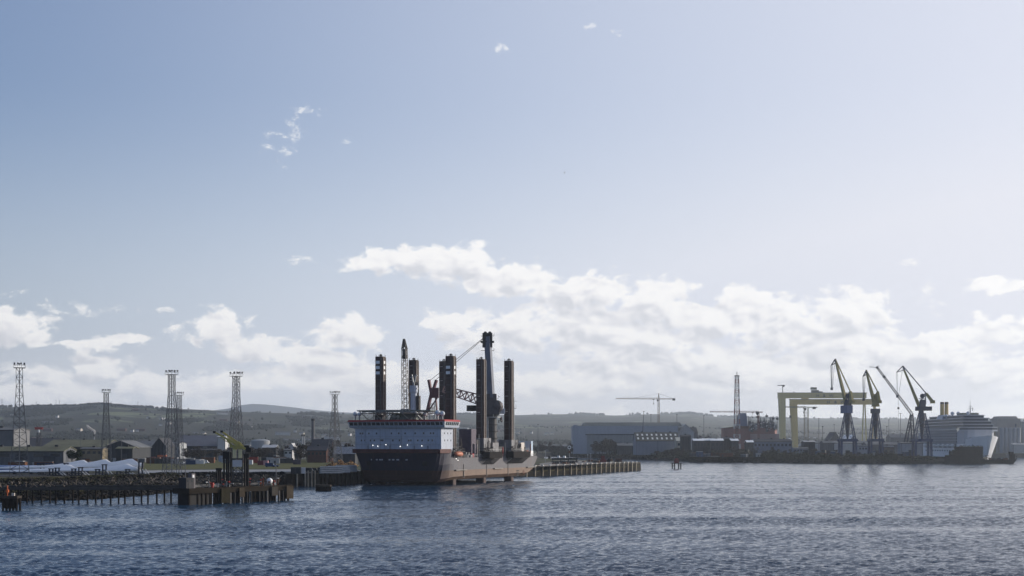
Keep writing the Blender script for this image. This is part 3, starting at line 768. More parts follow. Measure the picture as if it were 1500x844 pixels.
# lattice jib crane and white pillar crane on the port side
lc = MB().lathe([(1.6,DECK),(1.4,33),(2.2,34.5),(2.2,36.5)],(-13.8,17,0),10).build('deck_crane', jack_m, ship)
MB().lattice((-13.6,17,36),(-14.4,17.5,66),2.7,2.1,16,.26,.13,2.6,2.1).build('jib', mat('jib_grey_tan',(.20,.18,.16),.6,.3,.4), lc)
MB().lattice((-14.4,17.5,66),(-14.7,17.6,71),2.1,.5,3,.4,.3).box(-15.2,-13.5,16.8,18.3,61.2,66).build('jib_head', deckgear, lc)
wc = MB().lathe([(1.7,DECK),(1.6,44),(2.1,45),(2.0,48)],(-9.6,18,0),12).build('pillar_crane', sup_m, ship)
MB().beam((-9.6,18,48),(-10.6,18,53.5),.5).beam((-9.6,18,48),(-8.2,18,53.4),.5).beam((-11.4,18,52),(-7.6,18,53),.4).box(-11.5,-7.4,17.4,18.6,46.2,46.8).build('crane_head', grey_steel, wc)
MB().box(-7.7,-6.3,17,19,36,43).build('ladder_cage', deckgear, wc)

# ================================================================== LEFT SHORE
# ---- floodlight towers
tower_m = mat('tower_grey', (.12,.125,.135), .6, .3, .4)
lamp_m = mat('lamp_housing', (.08,.08,.085), .4, .2, .5)
def flood_tower(px, ytop, ztop, wb, label):
    wb *= 1.12; D = (ztop-CAMZ)*FPX/(HY-ytop); H = ztop-GZ-1.5; wt = 2.4
    t = thing('floodlight_tower', label, 'floodlight tower', (X_(px,D), D, GZ), R(18+px*.05), 'floodlight towers on the left shore')
    def c(i, f):
        w = (wb+(wt-wb)*min(1,f*1.25))/2; sx, sy = ((-1,-1),(1,-1),(1,1),(-1,1))[i%4]; return Vector((sx*w, sy*w, f*H))
    for i in range(4):
        b = MB(); b.beam(c(i,0), c(i,.8), .21); b.beam(c(i,.8), c(i,1), .17); b.build('leg', tower_m, t)
    br = MB(); n = 12; fs = [1-(1-k/n)**1.0 for k in range(n+1)]
    for k in range(n):
        for i in range(4):
            br.beam(c(i,fs[k]), c(i+1,fs[k+1]), .13); br.beam(c(i+1,fs[k]), c(i,fs[k+1]), .13); br.beam(c(i,fs[k+1]), c(i+1,fs[k+1]), .11)
    br.build('bracing', tower_m, t)
    MB().beam((0,0,0),(0,0,H),.4,.3).build('ladder', mat('ladder_grey',(.2,.2,.21),.6,.2,.5), t)
    p = MB().box(-2.1,2.1,-2.1,2.1,H,H+.14)
    for a in (-2.2,-.8,.8,2.2):
        for q in ((a,-2.2),(a,2.2),(-2.2,a),(2.2,a)): p.beam((*q,H),(*q,H+1.2),.06)
    for s in (-2.2,2.2):
        p.beam((-2.2,s,H+1.2),(2.2,s,H+1.2),.08); p.beam((s,-2.2,H+1.2),(s,2.2,H+1.2),.08)
    p.build('platform', tower_m, t)
    for k, (x, y) in enumerate(((-1.8,-2.2),(-.6,-2.3),(.6,-2.3),(1.8,-2.2),(-1.8,2),(0,2.2),(1.8,2))):
        MB().cbox((x,y,H+1.7),(.58,.45,.55)).beam((x,y,H+1.0),(x,y,H+1.45),.12).build('floodlight', lamp_m, t)
    return t
flood_tower(28.4,533.5,50,6.6,'wide floodlight tower farthest left, in front of the grey tank building')
flood_tower(155.5,571.5,50,5.4,'slim floodlight tower standing alone behind the white turbine blades')
flood_tower(251.5,544,50,5.8,'taller of two overlapping floodlight towers left of the loading jetty')
flood_tower(262.5,575.5,50,4.2,'shorter distant floodlight tower half hidden by a taller one')
flood_tower(346,546.5,50,5.6,'floodlight tower rising directly behind the yellow loading arms')
flood_tower(490.5,574.5,50,6.2,'floodlight tower nearest the bow of the jack-up vessel, by the chimney')

# ---- loading jetty: head on piles with fenders, loading tower, sheds
J0 = W(277,740.6); J1 = W(426.5,732.8); JA = math.atan2(J1.y-J0.y, J1.x-J0.x); JL = (J1-J0).length
jet = thing('loading_jetty', 'dark piled jetty head with fender panels at the end of the trestle', 'jetty', (J0.x,J0.y,0), JA)
JZ = 5.1; jw = 6.6
jconc = mat('jetty_concrete', (.022,.021,.019), .9, .4, .3, streak=.5)
MB().box(0,JL,0,jw,JZ-1.3,JZ).build('deck', jconc, jet)
MB().box(-.25,JL+.2,-.35,.0,JZ-1.5,JZ+.25).box(-.35,0,-.3,jw,JZ-1.5,JZ+.25).build('kerb', mat('kerb_ochre',(.022,.018,.014),.9,.4,.4), jet)
pm = MB().tube((0,0,-1),(0,0,JZ-1.3),.42,n=8).build('pile', timber, jet)
pm.location = (.7,.8,0)
k = 0
for i in range(1,26):
    for y in (.8, 3.3, 5.8):
        if (i*3+int(y)) % 7 == 3: continue
        inst('pile', pm, jet, (.7+i*(JL-1.4)/25, y, 0))
MB().box(1,11,.7,5.8,-.2,JZ-1.4).build('caisson', black, jet)
for x0, x1, z0, m in ((13.5,17.5,.3,mat('fender_olive',(.022,.02,.012),.8,.5,.6,streak=.6)),(22.0,24.6,1.9,mat('fender_tan',(.045,.036,.026),.8,.4,.6,streak=.7)),(38.0,41.2,1.9,mat('fender_grey',(.045,.04,.034),.8,.4,.6,streak=.6)),(JL-3.6,JL-.1,.6,mat('fender_tan',(.045,.036,.026),.8,.3,.6))):
    MB().box(x0,x1,-1.1,-.4,z0,JZ-.2).build('fender_panel', m, jet)
for i in range(14):
    x = 18+i*2.0
    if i % 4 != 2: MB().tube((x,-.7,-.8),(x,-.7,JZ-1.6),.34,n=7).build('fender_pile', black if i % 3 else mat('pale_pile',(.12,.115,.11),.7,.2,.5), jet)
rl = MB()
for i in range(30):
    x = .5+i*(JL-1)/29; rl.beam((x,jw-.3,JZ),(x,jw-.3,JZ+1.2),.1)
rl.beam((.5,jw-.3,JZ+1.2),(JL-.5,jw-.3,JZ+1.2),.08); rl.build('railing', dark_steel, jet)
pp = MB()
for y, z in ((4.2,.5),(4.7,.9),(5.2,.5),(5.8,.6)): pp.tube((6,y,JZ+z),(JL-6,y,JZ+z),.22,n=6)
pp.build('pipeline', mat('pipe_grey',(.12,.12,.12),.6,.3,.5), jet)
def JP(px, y=6.0):                      # local x on the jetty that shows at photo column px, at depth y
    best = min(range(0, 600), key=lambda i: abs(750 + FPX*(lambda p: p.x/p.y)(Vector((J0.x + i*.1*math.cos(JA) - y*math.sin(JA), J0.y + i*.1*math.sin(JA) + y*math.cos(JA)))) - px))
    return best*.1
def JW(lx, ly, z): return Vector((J0.x + lx*math.cos(JA) - ly*math.sin(JA), J0.y + lx*math.sin(JA) + ly*math.cos(JA), z))
# loading tower (a thing on the jetty), built square to the picture's left-right
tp = JW(JP(348,3.3),3.3,JZ)
arm_y = mat('loading_arm_olive',(.36,.32,.10),.55,.25,.4,streak=.4)
lt = thing('loading_tower', 'dark lattice loading tower with raised yellow arms on the jetty head', 'loading tower', tp, R(8))
MB().lattice((0,0,0),(0,0,9.2),3.0,3.0,5,.32,.17).build('lattice_frame', dark_steel, lt)
MB().box(-1.8,1.8,-1.8,1.8,9.2,9.5).build('platform', dark_steel, lt)
MB().box(-1.55,1.5,-2.05,-1.8,6.7,8.9).build('sign_board', mat('pale_board',(.42,.44,.47),.6,.1,.5), lt)
for x in (-1.5,.35): MB().box(x,x+1.1,-1.6,-.6,9.5,12.4).build('riser_column', mat('cream_column',(.50,.46,.28),.6,.2,.5), lt)
for i, (x, y, h) in enumerate(((-4.4,0,9.3),(-3.6,1,9.6),(-2.9,0,9.4),(-2.2,1.2,11.5),(2.3,.4,9.6),(2.9,1.2,10.6),(3.4,0,9.2),(-6.8,2,5.6),(-6.2,2.4,5.9),(-5.6,1.5,5.6))):
    MB().tube((x,y,0),(x,y,h),.3,n=8).build('loading_pipe', black, lt)
MB().box(-4.8,-2.6,-.6,1.4,9.2,11.6).build('pump_housing', black, lt)
MB().box(2.0,3.7,-.4,1.4,9.6,10.9).build('pump_housing', black, lt)
MB().box(-7.2,-5.2,1.2,2.8,5.5,6.2).build('pipe_head', black, lt)
for (x0,z0,x1,z1,y) in ((2.6,12.5,-7.3,18.0,-.7),(1.9,13.2,-5.0,18.2,.8)):
    a = MB().beam((x0,y,z0),(x1,y,z1),.7,.85,.45); a.beam((x0-1,y,z0-.6),(x1+1.5,y,z1-1.6),.22); a.beam((x0-3,y,z0+.9),(x0-3.2,y,z0+.3),.2)
    b = a.build('loading_arm', arm_y, lt)
    MB().cbox((x1-.2,y,z1+.1),(.9,.7,.7)).build('arm_tip', black, b)
    MB().cbox((x0+1.0,y,z0-.2),(1.6,1.0,1.5)).build('counterweight', black, b)
MB().beam((-1.2,0,12),(.8,0,14.8),1.2).beam((-2.6,-.2,13.5),(1.6,-.2,13.0),.9).beam((-.6,.3,12.2),(-3.4,.3,15.6),.6).build('knuckle', arm_y, lt)
MB().beam((3.6,0,4.4),(7.2,0,4.9),.25).beam((7.2,0,4.9),(9.2,0,2.2),.25).build('gangway', dark_steel, lt)
# shed, tank, boxes and lamp posts on the jetty
p = JW(2.4,3.6,JZ); s = thing('jetty_hut', 'dark grey hut on the left end of the jetty head', 'hut', p, JA)
MB().box(-1.6,1.8,-1.6,1.6,0,3.3).build('wall', mat('hut_grey',(.03,.03,.036),.7,.25,.4,streak=.4), s); MB().box(-1.8,2.0,-1.8,1.8,3.3,3.5).build('roof', dark_steel, s)
for x in (-1.2,.6): MB().box(x,x+.8,-1.66,-1.6,2.2,2.9).build('window', glass, s)
MB().box(-.5,.4,-1.66,-1.6,.05,2.0).build('door', dark_steel, s)
p = JW(JP(281,3.5),3.5,JZ); s = thing('control_cabinet', 'tall pale cabinet beside the grey hut on the jetty', 'cabinet', p, JA)
MB().box(-.8,.8,-.8,.8,0,4.8).build('body', mat('cabinet_grey',(.12,.11,.12),.6,.3,.5), s); MB().box(-.5,.3,-.86,-.8,3.2,4.4).build('panel', white_paint, s)
p = JW(JP(395,3),3,JZ); s = thing('round_tank', 'small white round tank on the right end of the jetty head', 'tank', p)
MB().ball((0,0,1.6),1.05,14).build('tank_shell', white_paint, s, smooth=True); MB().box(-.8,.8,-.8,.8,0,.7).build('plinth', concrete, s); MB().box(-.3,.3,-1.2,-1,.8,1.6).build('hatch', rust, s)
for px, yy, w, h, m, nm, lb, ct in ((311,2.5,1.2,1.4,red_paint,'fire_monitor','red fire monitor near the foot of the loading pipes','fire monitor'),(400.5,4.5,1.0,1.5,red_paint,'fire_monitor','red fire monitor beside the white round tank','fire monitor')):
    s = thing(nm, lb, ct, JW(JP(px,yy),yy,JZ)); MB().lathe([(.4,0),(.4,.9),(.7,1.0),(.5,1.7)],n=8).build('body', m, s); MB().tube((0,0,1.4),(-.9,-.5,1.9),.18,.12,n=6).build('nozzle', m, s)
for px, yy, h, lb in ((271.5,5.6,8.6,'lamp post beside the jetty hut'),(306,1.6,4.2,'short thick lamp post in the middle of the jetty head'),(404.5,5.4,10.2,'tall thin lamp post on the right end of the jetty head')):
    s = thing('lamp_post', lb, 'lamp post', JW(JP(px,yy),yy,JZ)); MB().tube((0,0,0),(0,0,h),.16,.1,n=6).build('post', mat('post_grey',(.16,.16,.165),.6,.2,.5), s); MB().cbox((-.4,0,h),(1.0,.3,.22)).build('lamp_head', grey_steel, s)
rj = random.Random(5)
for i in range(26):
    lx = rj.uniform(12,JL-3); ly = rj.uniform(1.2,5.6)
    if abs(lx-JP(348,3.3)) < 3.6: continue
    s = thing('pipe_manifold', 'dark pipework and valves cluttering the jetty deck', 'pipework', JW(lx,ly,JZ), rj.uniform(0,3), 'pipework on the jetty deck')
    h = rj.uniform(.8,2.6); MB().tube((0,0,0),(0,0,h),.2,n=6).tube((-rj.uniform(.5,1.6),0,h*.8),(rj.uniform(.5,1.6),0,h*.8),.16,n=6).build('pipe', rj.choice((dark_steel,black,rust,grey_steel)), s)
    MB().cbox((0,0,h),(.5,.5,.35)).build('valve', rj.choice((dark_steel,red_paint,grey_steel)), s)

# ---- trestle to the jetty
TY = 468.; tx0 = X_(-60,TY); tx1 = JW(0,3,0).x - 1.0
tr = thing('access_trestle', 'long low piled trestle carrying pipes from the left edge to the jetty', 'trestle', (tx0,TY,0))
TL = tx1 - tx0 + 2
MB().box(0,TL,-2,2.2,4.35,5.0).build('deck', jconc, tr)
MB().box(0,TL,-2.25,-2.0,4.2,5.35).build('edge_beam', mat('edge_beam',(.06,.057,.055),.85,.3,.3), tr)
rl = MB()
for i in range(40): rl.beam((i*TL/39,2,5),(i*TL/39,2,6.1),.09)
rl.beam((0,2,6.1),(TL,2,6.1),.08).tube((0,.6,5.5),(TL,.6,5.5),.25,n=6).tube((0,1.3,5.5),(TL,1.3,5.5),.2,n=6); rl.build('pipe_rail', dark_steel, tr)
pm2 = MB().tube((0,0,-1),(0,0,4.35),.3,n=8).build('pile', timber, tr); pm2.location = (2,-1.5,0)
xx = 2.0
while xx < TL-3:
    for dx, dy in ((0,-1.5),(2.9,-1.5),(4.6,1.8)):
        if xx+dx > 2.01 or dy > 0: inst('pile', pm2, tr, (xx+dx, dy, 0))
    xx += 7.57

# ---- small mooring dolphins
def dolphin(px, pyw, w, ztop, label, n=5, extras=True):
    c = W(px, pyw); t = thing('mooring_dolphin', label, 'mooring dolphin', c)
    pl = MB().tube((0,0,-1),(0,0,ztop-.5),.32,n=7)
    o = pl.build('pile', timber, t); o.location = (-w/2+.35,-w/3,0)
    for i in range(n):
        for y in (-w/3, w/3):
            if i or y > 0: inst('pile', o, t, (-w/2+.35+i*(w-.7)/(n-1), y, 0))
    MB().box(-w/2,w/2,-w/2.4,w/2.4,ztop-.7,ztop).build('cap', mat('dolphin_cap',(.05,.042,.035),.9,.4,.5), t)
    return t, c
t, c = dolphin(17,747.5,4.6,4.2,'small timber mooring dolphin standing alone at the lower left edge')
MB().box(-2.2,2.2,-1.75,-1.6,.6,3.4).build('timber_cladding', timber, t)
MB().tube((-1.2,0,4.2),(-1.2,0,7.2),.14,n=6).build('beacon_post', orange_paint, t); MB().cbox((-1.2,0,5.6),(.7,.5,.8)).build('beacon', orange_paint, t); MB().cbox((.4,.2,4.6),(.8,.6,.8)).build('bollard', mat('pale_bollard',(.45,.42,.38),.7,.2,.5), t)
dolphin(474,719.5,6.0,2.6,'low dark mooring dolphin in the water left of the vessel bow',6)

# ---- quay wall and posts in front of the vessel's bow
qw = thing('quay_wall', 'dark sheet-pile quay wall with timber fenders left of the vessel', 'quay wall', (0,0,0))
qa, qb = W(418,713.6), Vector((q0.x-1,q0.y-.8,0)); qd = (qb-qa)
n = int(qd.length/1.2)
pan = MB().box(-.62,.62,-.12,.12,-1,GZ+.15).build('sheet_pile', timber, qw); pan.location = qa
qang = math.atan2(qd.y, qd.x); pan.rotation_euler = (0,0,qang)
nq = Vector((math.sin(qang), -math.cos(qang), 0))
for i in range(1, n):
    inst('sheet_pile', pan, qw, qa+qd*(i/n)+nq*(.35 if i % 2 else 0), qang)
MB().beam(qa+Vector((0,0,GZ+.3)), qb+Vector((0,0,GZ+.3)), 1.2, .6).build('coping', concrete, qw)
for f in (.35,.62,.72,.84,.95):
    p = qa+qd*f+nq*.9; MB().tube(p+Vector((0,0,-1)),p+Vector((0,0,GZ+1.2)),.4,n=8).build('fender_post', mat('pale_post',(.30,.27,.22),.8,.3,.5,streak=.5), qw)
qe = MB()
for i in range(40):
    p = SH(-26.4,-44+i*3.9,0); p2 = SH(-26.4,-44+i*3.9,GZ+.6)
    MB().tube(p-Vector((0,0,1)),p2,.45,n=7).build('fender_post', timber, qw)

# ---- turbine blades on frames
blade_m = mat('gelcoat_white', (.80,.81,.82), .35, .03, .1)
def blade_mesh(L=50.):
    rings = []; n = 14
    for t, ch, th in ((0,2.2,2.2),(.025,2.2,2.2),(.05,2.6,1.9),(.10,4.4,1.2),(.13,4.3,1.0),(.22,3.2,.7),(.33,2.3,.5),(.45,1.75,.4),(.6,1.35,.3),(.8,.95,.22),(.93,.55,.14),(1.0,.12,.05)):
        off = (ch-2.3)/2 if t < .3 else -(2.3-ch)/2*.9
        tw = R(14)*(1-t)
        r = []
        for i in range(n):
            a = 2*math.pi*i/n; y = math.cos(a)*ch/2 - off; z = math.sin(a)*th/2
            yy = y*math.cos(tw)-z*math.sin(tw); zz = y*math.sin(tw)+z*math.cos(tw)
            r.append((-t*L, zz, -yy))              # chord upright
        rings.append(r)
    return MB().loft(rings)
blade0 = blade_mesh()
def blade(px, py, D, rz, tilt, label):
    p = P(px, py, D)
    t = thing('turbine_blade', label, 'turbine blade', p, rz, 'turbine blades laid out on the quay'); t.rotation_euler = (tilt, 0, rz)
    if 'b' not in MATS_: 
        MATS_['b'] = blade0.build('blade_shell', blade_m, t, smooth=True)
        MATS_['r'] = MB().tube((-.2,0,0),(.12,0,0),1.12,n=14).build('root_flange', dark_steel, t)
    else: inst('blade_shell', MATS_['b'], t); inst('root_flange', MATS_['r'], t)
MATS_ = {}
for i, (px, py, D, rz, tl, lb) in enumerate(((210,681.5,606,3,-46,'turbine blade whose root reaches farthest right, white, upper row'),(203,687.5,600,-1,-58,'lowest turbine blade with its root at the right end of the row'),
        (172,682.5,610,2,-44,'turbine blade in the middle of the row, root right of the dark frame'),(139,683.5,614,2,-42,'turbine blade with its root farthest left behind the dark frame'),
        (118,689,602,-1,-60,'thin white turbine blade lying low across the left frames'))):
    blade(px, py, D, R(rz), R(tl), lb)
frame_m = mat('frame_navy', (.022,.026,.04), .6, .4, .5)
for i, (px, D, h) in enumerate(((206,596,5.6),(187,594,2.6),(153,595,4.6),(143,597,2.6),(118,594,3.4),(108,596,2.8),(84,594,3.2),(75,598,2.8),(97,612,4.8),(62,612,4.8),(174,612,3.0))):
    t = thing('blade_cradle', '%s dark steel cradle from the right under the white turbine blades' % {206:'first',187:'second',174:'third',153:'fourth',143:'fifth',118:'sixth',108:'seventh',97:'eighth',84:'ninth',75:'tenth',62:'eleventh'}[px], 'blade cradle', (X_(px,D),D,GZ), 0, 'cradles under the turbine blades')
    for x in (-.7,.7): MB().beam((x,0,0),(x,0,h),.5).build('post', frame_m, t)
    [MB().beam((-w_,0,z_),(w_,0,z_),.4).build('cross_beam', frame_m, t) for w_, z_ in ((1.8,.15),(1.2,h),(.7,h*.5))]
    MB().beam((.7,-.2,h*.5),(2.6,-.4,.2),.26).build('stay', mat('stay_white',(.6,.6,.6),.5,.1,.5) if i in (0,1,2,4,6) else frame_m, t)
    MB().beam((2.0,-.4,h*.5),(3.9,-.5,.2),.26).build('stay', mat('stay_white',(.6,.6,.6),.5,.1,.5) if i in (0,1,2,4,6) else frame_m, t)
# blue tower section and blue racks
t = thing('tower_section', 'long pale blue steel tower section lying at the left edge', 'tower section', (X_(-8,622),622,GZ))
MB().tube((-14,0,2.1),(18.5,0,2.2),1.95,1.75,n=18).build('shell', mat('section_blue',(.13,.19,.34),.45,.12,.15), t, smooth=True)
for x in (-9,0,9,16): MB().box(x-.5,x+.5,-1.6,1.6,0,.8).build('saddle', frame_m, t)
for i, px in enumerate((58,66,74,84,92,101,110,119,126)):
    D = 626+(i%3)*3; t = thing('storage_rack', '%s upright blue rack from the left, right of the pale blue tower section' % ('first','second','third','fourth','fifth','sixth','seventh','eighth','ninth')[i], 'rack', (X_(px,D),D,GZ), 0, 'blue racks behind the blades')
    for x in (-1.1,1.1): MB().beam((x,0,0),(x,0,4.9),.32).build('post', frame_m, t)
    for z_ in (4.7,2.4): MB().beam((-1.1,0,z_),(1.1,0,z_),.45).build('cross_beam', mat('rack_blue',(.03,.05,.11),.55,.3,.4), t)
    MB().box(-.95,.95,.1,.6,.3,4.2).build('panel', mat('rack_panel',(.05,.075,.14),.6,.4,.5), t)

# ---- sheds and warehouses
def shed(px0, px1, ytop, D, depth, label, wall, roof, ridge=.25, eave=None, zb=GZ, doors=0, windows=0, axis='x', name='warehouse', skylights=0, cat='warehouse', rz=0.):
    x0, x1 = X_(px0,D), X_(px1,D); L = x1-x0; H = Z_(ytop,D)-zb; e = H*(1-ridge) if eave is None else Z_(eave,D)-zb
    t = thing(name, label, cat, ((x0+x1)/2, D, zb), rz); h = L/2
    b = MB()
    if axis == 'x':     # ridge runs left-right
        b.box(-h,h,0,depth,-.3,e); b.add([(-h,0,e),(-h,depth,e),(-h,depth/2,H-.05),(h,0,e),(h,depth,e),(h,depth/2,H-.05)],[(0,2,1),(3,4,5)])
    else:
        b.box(-h,h,0,depth,-.3,e); b.add([(-h,0,e),(h,0,e),(0,0,H-.05),(-h,depth,e),(h,depth,e),(0,depth,H-.05)],[(0,1,2),(3,5,4)])
    b.build('wall', wall, t)
    r = MB(); o = .5; th = .35
    if axis == 'x':
        sl = (H-e)/(depth/2)
        for s in (0, 1):
            ya, yb = (-o, depth/2) if s == 0 else (depth+o, depth/2); za = e - o*sl
            r.add([(-h-o,ya,za),(h+o,ya,za),(h+o,yb,H),(-h-o,yb,H),(-h-o,ya,za+th),(h+o,ya,za+th),(h+o,yb,H+th),(-h-o,yb,H+th)],[(0,1,2,3),(4,7,6,5),(0,4,5,1),(3,2,6,7),(0,3,7,4),(1,5,6,2)])
    else:
        sl = (H-e)/h
        for s in (-1, 1):
            xa = s*(h+o); za = e-o*sl
            r.add([(xa,-o,za),(xa,depth+o,za),(0,depth+o,H),(0,-o,H),(xa,-o,za+th),(xa,depth+o,za+th),(0,depth+o,H+th),(0,-o,H+th)],[(0,1,2,3),(4,7,6,5),(0,4,5,1),(3,2,6,7),(0,3,7,4),(1,5,6,2)])
    ro = r.build('roof', roof, t)
    if axis == 'x':
        nv = max(1, int(L/14))
        for i in range(nv): MB().box(-h+L*(i+.5)/nv-.9,-h+L*(i+.5)/nv+.9,depth/2-.8,depth/2+.8,H+.2,H+1.3).build('roof_vent', dark_steel, ro)
        MB().box(-h-.4,h+.4,-.62,-.42,e-.35,e-.02).build('gutter', dark_steel, ro)
    for i in range(max(2, int(L/16))): MB().box(-h+.5+i*(L-1)/(max(2,int(L/16))-1)-.12,-h+.5+i*(L-1)/(max(2,int(L/16))-1)+.12,-.25,-.02,0,e-.4).build('downpipe', dark_steel, t)
    for i in range(doors):
        w = min(L/(doors+1)*.6, 7); x = -h + L*(i+.6)/doors - L*.1/doors; hh = min(e*.72, 7)
        MB().box(x-w/2,x+w/2,-.12,.0,0,hh).build('door', mat('door_dark',(.05,.055,.065),.6,.3,.4), t)
    for i in range(windows):
        w = L/windows*.55; x = -h+L*(i+.5)/windows
        MB().box(x-w/2,x+w/2,-.08,0,e*.66,e*.84).build('window', glass, t)
    if skylights:
        sl = (H-e)/(depth/2)
        for i in range(skylights):
            for f0, f1 in ((.15,.38),(.58,.80)):
                w = L/skylights*.36; x = -h+L*(i+.5)/skylights
                ya, yb = depth/2*f0, depth/2*f1; za, zb_ = e+sl*ya+th+.06, e+sl*yb+th+.06
                MB().add([(x-w/2,ya,za),(x+w/2,ya,za),(x+w/2,yb,zb_),(x-w/2,yb,zb_)],[(0,1,2,3)]).build('skylight', mat('skylight_pane',(.75,.74,.68),.3,.05,.5), ro)
    return t
wg = mat('sheet_grey', (.10,.107,.12), .6, .15, .1, streak=.25, ribs=2.2)
wd = mat('sheet_dark', (.035,.038,.043), .65, .2, .1, ribs=2.2)
wl = mat('sheet_pale', (.32,.34,.36), .55, .12, .1, streak=.2, ribs=2.2)
rg = mat('roof_grey', (.13,.137,.145), .55, .25, .08)
rgr = mat('roof_moss', (.14,.14,.095), .7, .3, .08)
rd = mat('roof_dark', (.06,.062,.07), .6, .25, .1)
wht = mat('sheet_white', (.45,.455,.46), .5, .1, .1)
brick = mat('red_brick', (.075,.04,.033), .85, .3, .4)
shed(-40,20,627,900,30,'tall flat grey tank building at the left edge',mat('tank_grey',(.14,.145,.155),.6,.15,.1),rg,ridge=.06,doors=1,name='tank_building')
shed(-30,93,655,820,26,'long low warehouse with mossy roof behind the blue tower section',wg,rgr,ridge=.22,doors=3,windows=5)
shed(62,152,644.5,1150,60,'long shed with pale mossy roof behind the dark evergreen tree',wd,rgr,ridge=.35,windows=8)
shed(152,200,646,1020,40,'grey gabled warehouse behind the slim floodlight tower',wd,rg,axis='y',ridge=.3,doors=1)
shed(170,194,655,900,14,'small dark shed between the blades and the grey gabled warehouse',wd,rgr,axis='x',ridge=.1,doors=1)
shed(118,150,656,960,12,'low tan block with flat roof right of the evergreen tree',mat('block_tan',(.20,.17,.12),.8,.2,.2),rg,ridge=.08,windows=4,name='office_block',cat='building')
shed(192,226,646,1300,50,'black-fronted long shed left of the paired floodlight towers',wd,rg,ridge=.4)
shed(223,243,642,1080,30,'narrow dark gabled shed directly left of the paired floodlight towers',wd,rd,axis='y',ridge=.35)
shed(240,262,648,1250,30,'pale tank-like shed seen through the paired floodlight towers',wl,rg,ridge=.1)
shed(252,324,638,1450,80,'wide low-pitched shed with black wall left of the loading arms',wd,mat('roof_bluegrey',(.10,.107,.13),.5,.2,.06),ridge=.5,windows=0)
shed(318,330,639,1440,20,'small white box building just behind the loading arm tips',wht,wht,ridge=.05)
shed(418,436,650,1150,18,'white gabled house with a dark triangular gable window',wht,wht,axis='y',ridge=.5,windows=2,name='gabled_house',cat='house')
shed(416,428,658,1130,14,'low white annex with dark band beside the gabled house',wht,rg,ridge=.1,windows=2,name='annex',cat='house')
shed(455,484,644,1060,24,'dark brick hall with steep roof below the tall chimney',brick,rd,ridge=.45,windows=6,name='brick_hall',cat='building')
shed(450,478,654,1000,16,'low dark brick range in front of the steep-roofed hall',brick,rd,ridge=.25,windows=5,name='brick_range',cat='building')
shed(489,520,655,930,16,'long low grey shed beside the vessel bow with pale roof',wd,mat('roof_speckled',(.24,.25,.27),.7,.5,1.2),ridge=.4,doors=2)
shed(384,404,652,1300,16,'low white-roofed range with a row of bright roof lights',wd,wht,ridge=.2)
shed(344,372,659,1250,14,'dark low shed behind the container stack by the loading tower',wd,rd,ridge=.2)
shed(280,318,658,1180,14,'dark flat-roofed depot behind the blue container',wd,rd,ridge=.1,doors=4)
shed(30,75,642,1500,60,'dark arched-roof shed below the red and white radar mast',wd,rd,ridge=.5)
# storage tank and chimneys
t = thing('storage_tank', 'pale round storage tank right of the loading arms', 'tank', (X_(382,1700),1700,GZ))
MB().lathe([(11.5,0),(11.5,16.8),(8,18.2),(1,18.9)],n=24).build('shell', mat('tank_white',(.26,.275,.29),.5,.08,.1,streak=.2), t)
MB().beam((11.6,0,0),(11.6,-1,17),.6).build('stair', dark_steel, t)
def chimney(px, ytop, D, r, label, m, h0=GZ):
    t = thing('chimney', label, 'chimney', (X_(px,D),D,h0)); H = Z_(ytop,D)-h0
    MB().tube((0,0,0),(0,0,H),r,r*.82,n=14).build('stack', m, t); MB().tube((0,0,H-1.5),(0,0,H+.4),r*.98,r*.98,n=14).build('rim', dark_steel, t)
chimney(458.5,614,1200,1.55,'tall dark chimney left of the vessel bow',mat('chimney_grey',(.10,.105,.115),.7,.2,.2))
chimney(442.6,637,1300,.75,'left of two short pale flues beside the tall chimney',wl)
chimney(445.6,637,1305,.75,'right of two short pale flues beside the tall chimney',wl)
chimney(138,637,1250,.6,'thin steaming flue on the mossy-roofed shed',wl)
# steam above the flue
stm = bpy.data.materials.new('steam'); stm.use_nodes = True
_T = NT(stm.node_tree); _T.n.clear(); _o = _T.node('ShaderNodeOutputMaterial'); _v = _T.node('ShaderNodeVolumePrincipled'); _v.inputs['Density'].default_value = .9; _v.inputs['Color'].default_value = (1,1,1,1); _T.l.new(_v.outputs[0], _o.inputs['Volume'])
pc = P(138.6,637,1250); rings = []
for i, (dx, dz, r) in enumerate(((0,.2,.5),(.2,2,.9),(-.6,3.6,1.1),(-2.4,4.6,1.2),(-4.2,5.6,1.4),(-5.6,7.0,1.2),(-6.4,8.0,.9),(-7.2,8.8,.3))):
    rings.append([(dx+r*math.cos(a)*.9*(1+.25*math.sin(3*a+i)), r*math.sin(a), dz+r*math.cos(a)*.5) for a in [2*math.pi*k/10 for k in range(10)]])
o = MB().loft(rings).build('steam', stm); o.location = pc; o['kind'] = 'stuff'; o['label'] = 'white steam plume from a thin flue'
# radar mast, red and white
t = thing('radar_mast', 'small red and white radar mast above the dark sheds', 'radar', (X_(57,1450),1450,GZ))
MB().lattice((0,0,0),(0,0,Z_(634,1450)-GZ),5,3,6,.4,.25).build('frame', dark_steel, t); z = Z_(634,1450)-GZ
MB().box(-4,4,-.6,.6,z+3.2,z+5.2).build('antenna', red_paint, t); MB().beam((0,0,z),(0,0,z+3.2),1.2).build('pedestal', white_paint, t); MB().box(-4.6,4.6,-.3,.3,z+5.3,z+5.8).build('feed_arm', red_paint, t)

